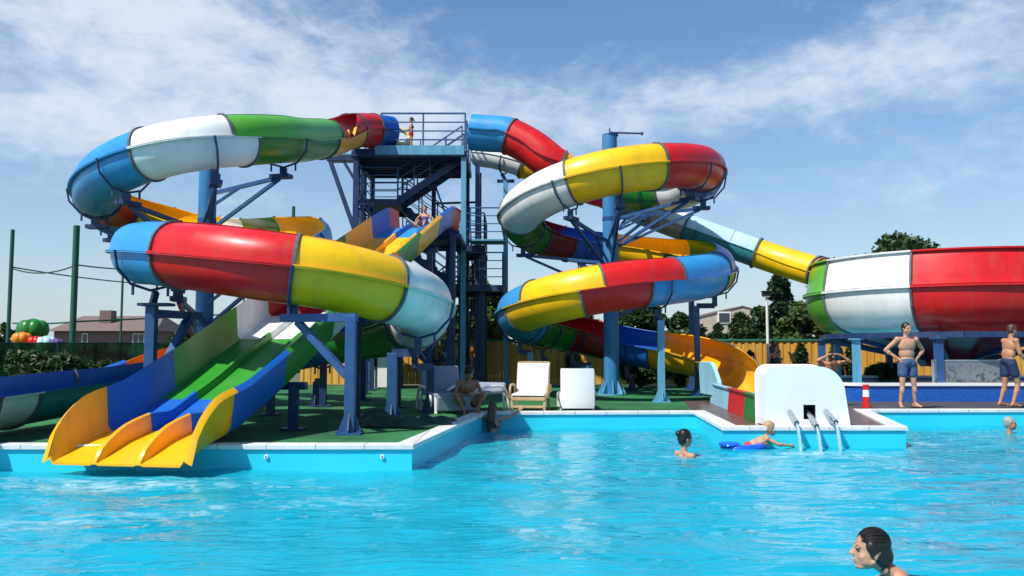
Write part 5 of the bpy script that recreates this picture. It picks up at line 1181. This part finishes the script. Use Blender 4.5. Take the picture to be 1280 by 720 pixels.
    for kind, m_ in clothes:
        b = B(); g = .008*s
        if kind in ('trunks', 'briefs'):
            b.ball(K['pelvis']-up*.005*s, V((pw+.012, .117*w, .10))*s, Mt)
            for q in (-1,1): b.ball(K['pelvis']+rt*(q*.07*s)-fw*.055*s-up*.04*s, V((.086,.079,.09))*s, Mt, 10)
            for q in 'lr':
                if 'h'+q in K: h_, k_ = K['h'+q], K['k'+q]; e = .48 if kind == 'trunks' else .12; b.capsule(h_, h_.lerp(k_, e), (.098*w)*s, (.088 if e > .2 else .095)*s*w)
        if kind == 'bra':
            for q in (-1,1): b.ball(K['chest']+rt*(q*.066*s)+fw*.082*s-up*.012*s, V((.052,.044,.046))*s, Mt, 10)
            n_ = 26; pts = [K['chest']-up*.03*s+(rt*math.cos(2*math.pi*k/n_)*.150+fw*math.sin(2*math.pi*k/n_)*.112)*s for k in range(n_)]; b.ring(pts, .014*s, 8, closed=True)
            for q in (-1,1): b.ring([K['chest']+rt*(q*.07*s)+fw*.105*s+up*.03*s, K['chest']+rt*(q*.07*s)+fw*.07*s+up*.135*s, nk+rt*(q*.05*s)-up*.0*s, K['chest']+rt*(q*.06*s)-fw*.10*s+up*.12*s, K['chest']+rt*(q*.06*s)-fw*.12*s-up*.02*s], .008*s, 6)
        if kind == 'suit':
            b.ball(K['pelvis'], V((pw+.012,.116,.118))*s, Mt); b.ball(mid, V((.138,.102,.165))*s, Mt); b.ball(K['chest']-up*.035*s, V((.152,.112,.12))*s, Mt)
            for q in (-1,1): b.ball(K['chest']+rt*(q*.066*s)+fw*.08*s-up*.012*s, V((.055,.046,.05))*s, Mt, 9); b.ring([K['chest']+rt*(q*.08*s)+fw*.10*s, K['chest']+rt*(q*.085*s)+fw*.05*s+up*.15*s, K['chest']+rt*(q*.08*s)-fw*.10*s+up*.05*s], .018*s, 6)
        organic(b, {'trunks':'swim_trunks','briefs':'swim_briefs','bra':'bikini_top','suit':'swimsuit'}[kind], m_, t, voxel, 3)
    return t
STAND = dict(pelvis=(0,.0,.97), chest=(0,.0,1.30), neck=(0,.01,1.47), head=(0,-.015,1.655), sl=(-.185,.0,1.425), sr=(.185,.0,1.425), el=(-.24,.03,1.14), er=(.24,.03,1.14), wl=(-.25,-.05,.89), wr=(.25,-.05,.89),
  hl=(-.09,0,.90), hr=(.09,0,.90), kl=(-.10,-.01,.50), kr=(.10,-.01,.50), al=(-.11,.02,.09), ar=(.11,.02,.09))
CT = .335
def up_(J, **k): d = dict(J); d.update(k); return d
# man with hands on hips (facing us: his left side is +x here)
g = G(1136, 509.5, CT)
person(g, rad(6), up_(STAND, sl=(-.205,0,1.425), sr=(.205,0,1.425), el=(-.42,.10,1.20), er=(.42,.10,1.20), wl=(-.20,-.02,1.02), wr=(.20,-.02,1.02), hl=(-.10,0,.9), hr=(.10,0,.9), kl=(-.135,-.02,.50), kr=(.125,-.01,.50), al=(-.165,.03,.09), ar=(.16,.03,.09), toel=(-.35,-1,0), toer=(.3,-1,0)),
  'skin_pale', 'shirtless man with hands on his hips, blue shorts, standing on the coping', s=1.0, hf=(.25,-1,-.1), hands={'l': (V((.35,-.55,-.75)), V((1,0,-.1)), 1), 'r': (V((-.35,-.55,-.75)), V((-1,0,-.1)), -1)}, hair='hair_dark', hairstyle='short', clothes=(('trunks','cloth_denim'),), belly=1.35, w=1.15, voxel=.010)
# man walking out of frame on the right, seen from his right-back
g = G(1263, 509, CT)
person(g, rad(100), up_(STAND, chest=(0,-.05,1.29), neck=(0,-.08,1.45), head=(0,-.13,1.62), sl=(-.18,-.05,1.40), sr=(.18,-.07,1.40), el=(-.23,-.09,1.13), er=(.23,-.12,1.13), wl=(-.22,-.28,.93), wr=(.20,-.28,.95), kl=(-.10,-.12,.50), kr=(.10,.02,.50), al=(-.11,.02,.10), ar=(.11,.14,.11), toel=(0,-1,0), toer=(0,-1,0)),
  'skin', 'suntanned man in dark trunks walking along the coping at the right edge', hf=(.1,-1,-.25), hair='hair_brown', clothes=(('trunks','cloth_navy'),), voxel=.011, belly=1.2, w=1.15)
# woman with a bun, in the water
def water_p(px, py, z=0): return G(px, py, z)
g = water_p(856, 571); SWIM = up_(STAND)
person((g.x, g.y, -1.40), rad(112), up_(STAND, el=(-.22,-.16,1.25), er=(.22,-.16,1.25), wl=(-.2,-.38,1.30), wr=(.18,-.38,1.30)), 'skin_pale', 'woman with dark hair in a bun standing shoulder-deep, looking at the boy', hf=(0,-1,-.12), female=True, hair='hair_dark', hairstyle='bun', clothes=(('bra','cloth_navy'),), s=1.0)
# grey-haired swimmer
g = water_p(1262, 541)
person((g.x, g.y, -1.49), rad(60), up_(STAND, el=(-.40,-.05,1.36), er=(.34,-.25,1.38), wl=(-.62,-.15,1.40), wr=(.42,-.48,1.42)), 'skin', 'grey-haired swimmer with head above the water near the right edge', hf=(0,-1,0), hair='hair_grey', hairstyle='short')
# boy leaning on the blue float
g = water_p(940, 560)
PR = dict(pelvis=(0,.16,.05), chest=(0,-.07,.16), neck=(0,-.19,.26), head=(0,-.25,.39), sl=(-.14,-.15,.22), sr=(.14,-.15,.22), el=(-.2,-.33,.12), er=(.17,-.35,.12), wl=(-.12,-.58,.09), wr=(.12,-.62,.08), hl=(-.08,.2,.02), hr=(.08,.2,.02), kl=(-.1,.55,-.05), kr=(.1,.55,-.06), al=(-.1,.88,-.2), ar=(.1,.88,-.2), toel=(0,.3,-1), toer=(0,.3,-1))
person((g.x+.08, g.y, -.03), rad(93), PR, 'skin_pale', 'small fair-haired boy in red trunks propped on the blue float', s=.84, hf=(0,-1,-.2), child=True, hair='hair_blond', hairstyle='short', clothes=(('trunks','cloth_red'),), voxel=.009)
t = thing('swim_float', (g.x, g.y, .0), 'blue inflatable float under the small boy', 'float'); b = B(); pts = []
for k in range(28): a = 2*math.pi*k/28; pts.append((g.x-.14+.30*math.cos(a), g.y+.2*math.sin(a), .01+.02*math.cos(a)))
b.ring(pts, .06, 12, closed=True); b.build('tube', 'float_blue', t, smooth=True); b = B(); b.ball((g.x-.12,g.y,.02),(.34,.2,.03)); b.build('seat', 'float_blue', t, smooth=True); b = B(); b.ball((g.x-.36,g.y-.03,.06),(.17,.2,.05)); b.build('pillow', 'float_blue', t, smooth=True)
# smiling woman close to us
Y0_ = 5.25; c = P(1088, 689, Y0_)
JW = dict(pelvis=(0,.70,-.42), chest=(0,.30,-.265), neck=(0,.12,-.13), head=(0,0,0), sl=(-.185,.18,-.20), sr=(.185,.18,-.20), el=(-.34,.0,-.30), er=(.30,.10,-.42), wl=(-.30,-.24,-.34), wr=(.22,-.12,-.50), hl=(-.1,.76,-.45), hr=(.1,.76,-.45), kl=(-.12,1.15,-.5), kr=(.12,1.15,-.42), al=(-.12,1.5,-.55), ar=(.12,1.5,-.5), toel=(0,1,-.3), toer=(0,1,-.3))
person(c, rad(-98), JW, 'skin_pale', 'laughing woman with slicked dark hair, swimming closest to the camera', s=1.0, hf=(0,-1,.02), female=True, hair='hair_dark', hairstyle='slick', smile=True, voxel=.0055, clothes=(('bra','cloth_navy'),))
# girl with long hair holding the pool edge
g = P(616, 520, 16.55)
person((g.x, g.y, -1.10), rad(165), up_(STAND, sl=(-.165,-.02,1.42), sr=(.165,-.02,1.42), el=(-.36,-.18,1.47), er=(.36,-.16,1.47), wl=(-.46,-.40,1.585), wr=(.46,-.38,1.585), head=(0,-.02,1.63)), 'skin_pale', 'girl with long wet dark hair leaning her arms on the pool corner', hf=(-.3,-1,-.1), female=True, hairstyle='long', hair='hair_brown', face=False, s=.92, clothes=(('bra','cloth_navy'),))
# person sitting on the grey lounger in the shade
g = G(583, 517, DECK)
SIT = dict(pelvis=(0,.1,.20), chest=(0,-.04,.48), neck=(0,-.11,.63), head=(0,-.20,.77), sl=(-.18,-.07,.59), sr=(.18,-.07,.59), el=(-.27,-.15,.36), er=(.27,-.15,.36), wl=(-.07,-.34,.37), wr=(.08,-.34,.39), hl=(-.10,.0,.18), hr=(.10,.0,.18), kl=(-.27,-.33,.36), kr=(.27,-.33,.36), al=(-.12,-.36,.08), ar=(.12,-.36,.08), toel=(-.2,-1,0), toer=(.2,-1,0))
person((g.x, 16.9, DECK), rad(15), SIT, 'skin_tan', 'tanned woman in dark swimsuit sitting hunched before the grey lounger', s=1.02, w=1.2, hf=(.3,-1,-.7), female=True, hairstyle='bun', hair='hair_dark', clothes=(('bra','cloth_black'),('briefs','cloth_black')))
# girl on the top platform with a yellow ring
x, y = P(514,183,27.5).x, 27.5
person((x, y, ZT+.01), rad(-75), up_(STAND, el=(-.25,-.08,1.18), er=(.23,-.08,1.15), wl=(-.17,-.30,1.15), wr=(.17,-.30,1.10), kl=(-.1,-.08,.5), al=(-.11,-.04,.09), ar=(.11,.1,.09)), 'skin_pale', 'girl in a red bikini waiting on the top platform behind the railing', s=.66, hf=(0,-1,-.25), female=True, hairstyle='pony', hair='hair_brown', clothes=(('bra','cloth_red'),('briefs','cloth_red')), face=False)
rt_ = thing('swim_ring', (x-.33, y, ZT+.5), 'pale yellow swim ring held by the girl on the platform', 'swim ring')
b = B(); M = Matrix.Rotation(rad(20), 3, 'Z') @ Matrix.Rotation(rad(75), 3, 'X'); b.ring([V((x-.33,y-.02,ZT+.52))+M@V((.27*math.cos(2*math.pi*k/26),.27*math.sin(2*math.pi*k/26),0)) for k in range(26)], .085, 12, closed=True); b.build('ring', 'float_yellow', rt_, smooth=True)
# rider at the top of the wide slide
p_ = ax0+axd*13.35+nrm*.12; z = z5(13.35)
SL = dict(pelvis=(0,0,.13), chest=(0,.06,.42), neck=(0,.07,.58), head=(0,.03,.75), sl=(-.16,.07,.54), sr=(.16,.07,.54), el=(-.34,.02,.36), er=(.34,.04,.36), wl=(-.36,-.16,.20), wr=(.36,-.12,.22), hl=(-.09,-.05,.10), hr=(.09,-.05,.10), kl=(-.13,-.42,.22), kr=(.13,-.42,.18), al=(-.16,-.80,-.05), ar=(.14,-.80,-.10), toel=(-.2,-.6,.6), toer=(.2,-.6,.6))
person((p_.x, p_.y, z), math.atan2(-axd.x, axd.y)*1, SL, 'skin_pale', 'child in a dark top sitting at the top of the wide slide', s=.68, hf=(0,-1,-.15), female=True, hairstyle='short', hair='hair_brown', clothes=(('suit','cloth_purple'),('briefs','cloth_purple')), child=True)
# bather drying her hair behind the white box, and one by the lamp post
x, y = P(1036,450,19.3).x, 19.3
person((x, y, DECK), rad(0), up_(STAND, pelvis=(0,.16,.60), chest=(0,-.04,.86), neck=(0,-.16,.97), head=(0,-.29,1.03), sl=(-.19,-.10,.97), sr=(.19,-.10,.97), el=(-.36,-.30,1.03), er=(.36,-.30,1.01), wl=(-.15,-.34,1.15), wr=(.15,-.34,1.15), hl=(-.1,.16,.56), hr=(.1,.16,.56), kl=(-.14,-.26,.47), kr=(.14,-.24,.47), al=(-.13,-.06,.09), ar=(.13,-.06,.09)), 'skin', 'man crouching forward and rubbing his wet hair behind the white box', hf=(0,-.75,-.75), hu=(0,-.7,.7), hairstyle='short', hair='hair_dark', clothes=(('trunks','cloth_black'),), s=.98, face=False, hands={'l': (V((.6,.1,.25)), V((0,.2,-1)), 1), 'r': (V((-.6,.1,.25)), V((0,.2,-1)), -1)}, w=1.1)
x, y = P(969,447,24.5).x, 24.5
person((x, y, DECK), rad(20), STAND, 'skin_tan', 'woman with long dark hair standing by the lamp post in front of the yellow fence', female=True, hairstyle='long', hair='hair_dark', clothes=(('suit','cloth_black'),), s=.80, face=False, hf=(.5,-1,-.1))
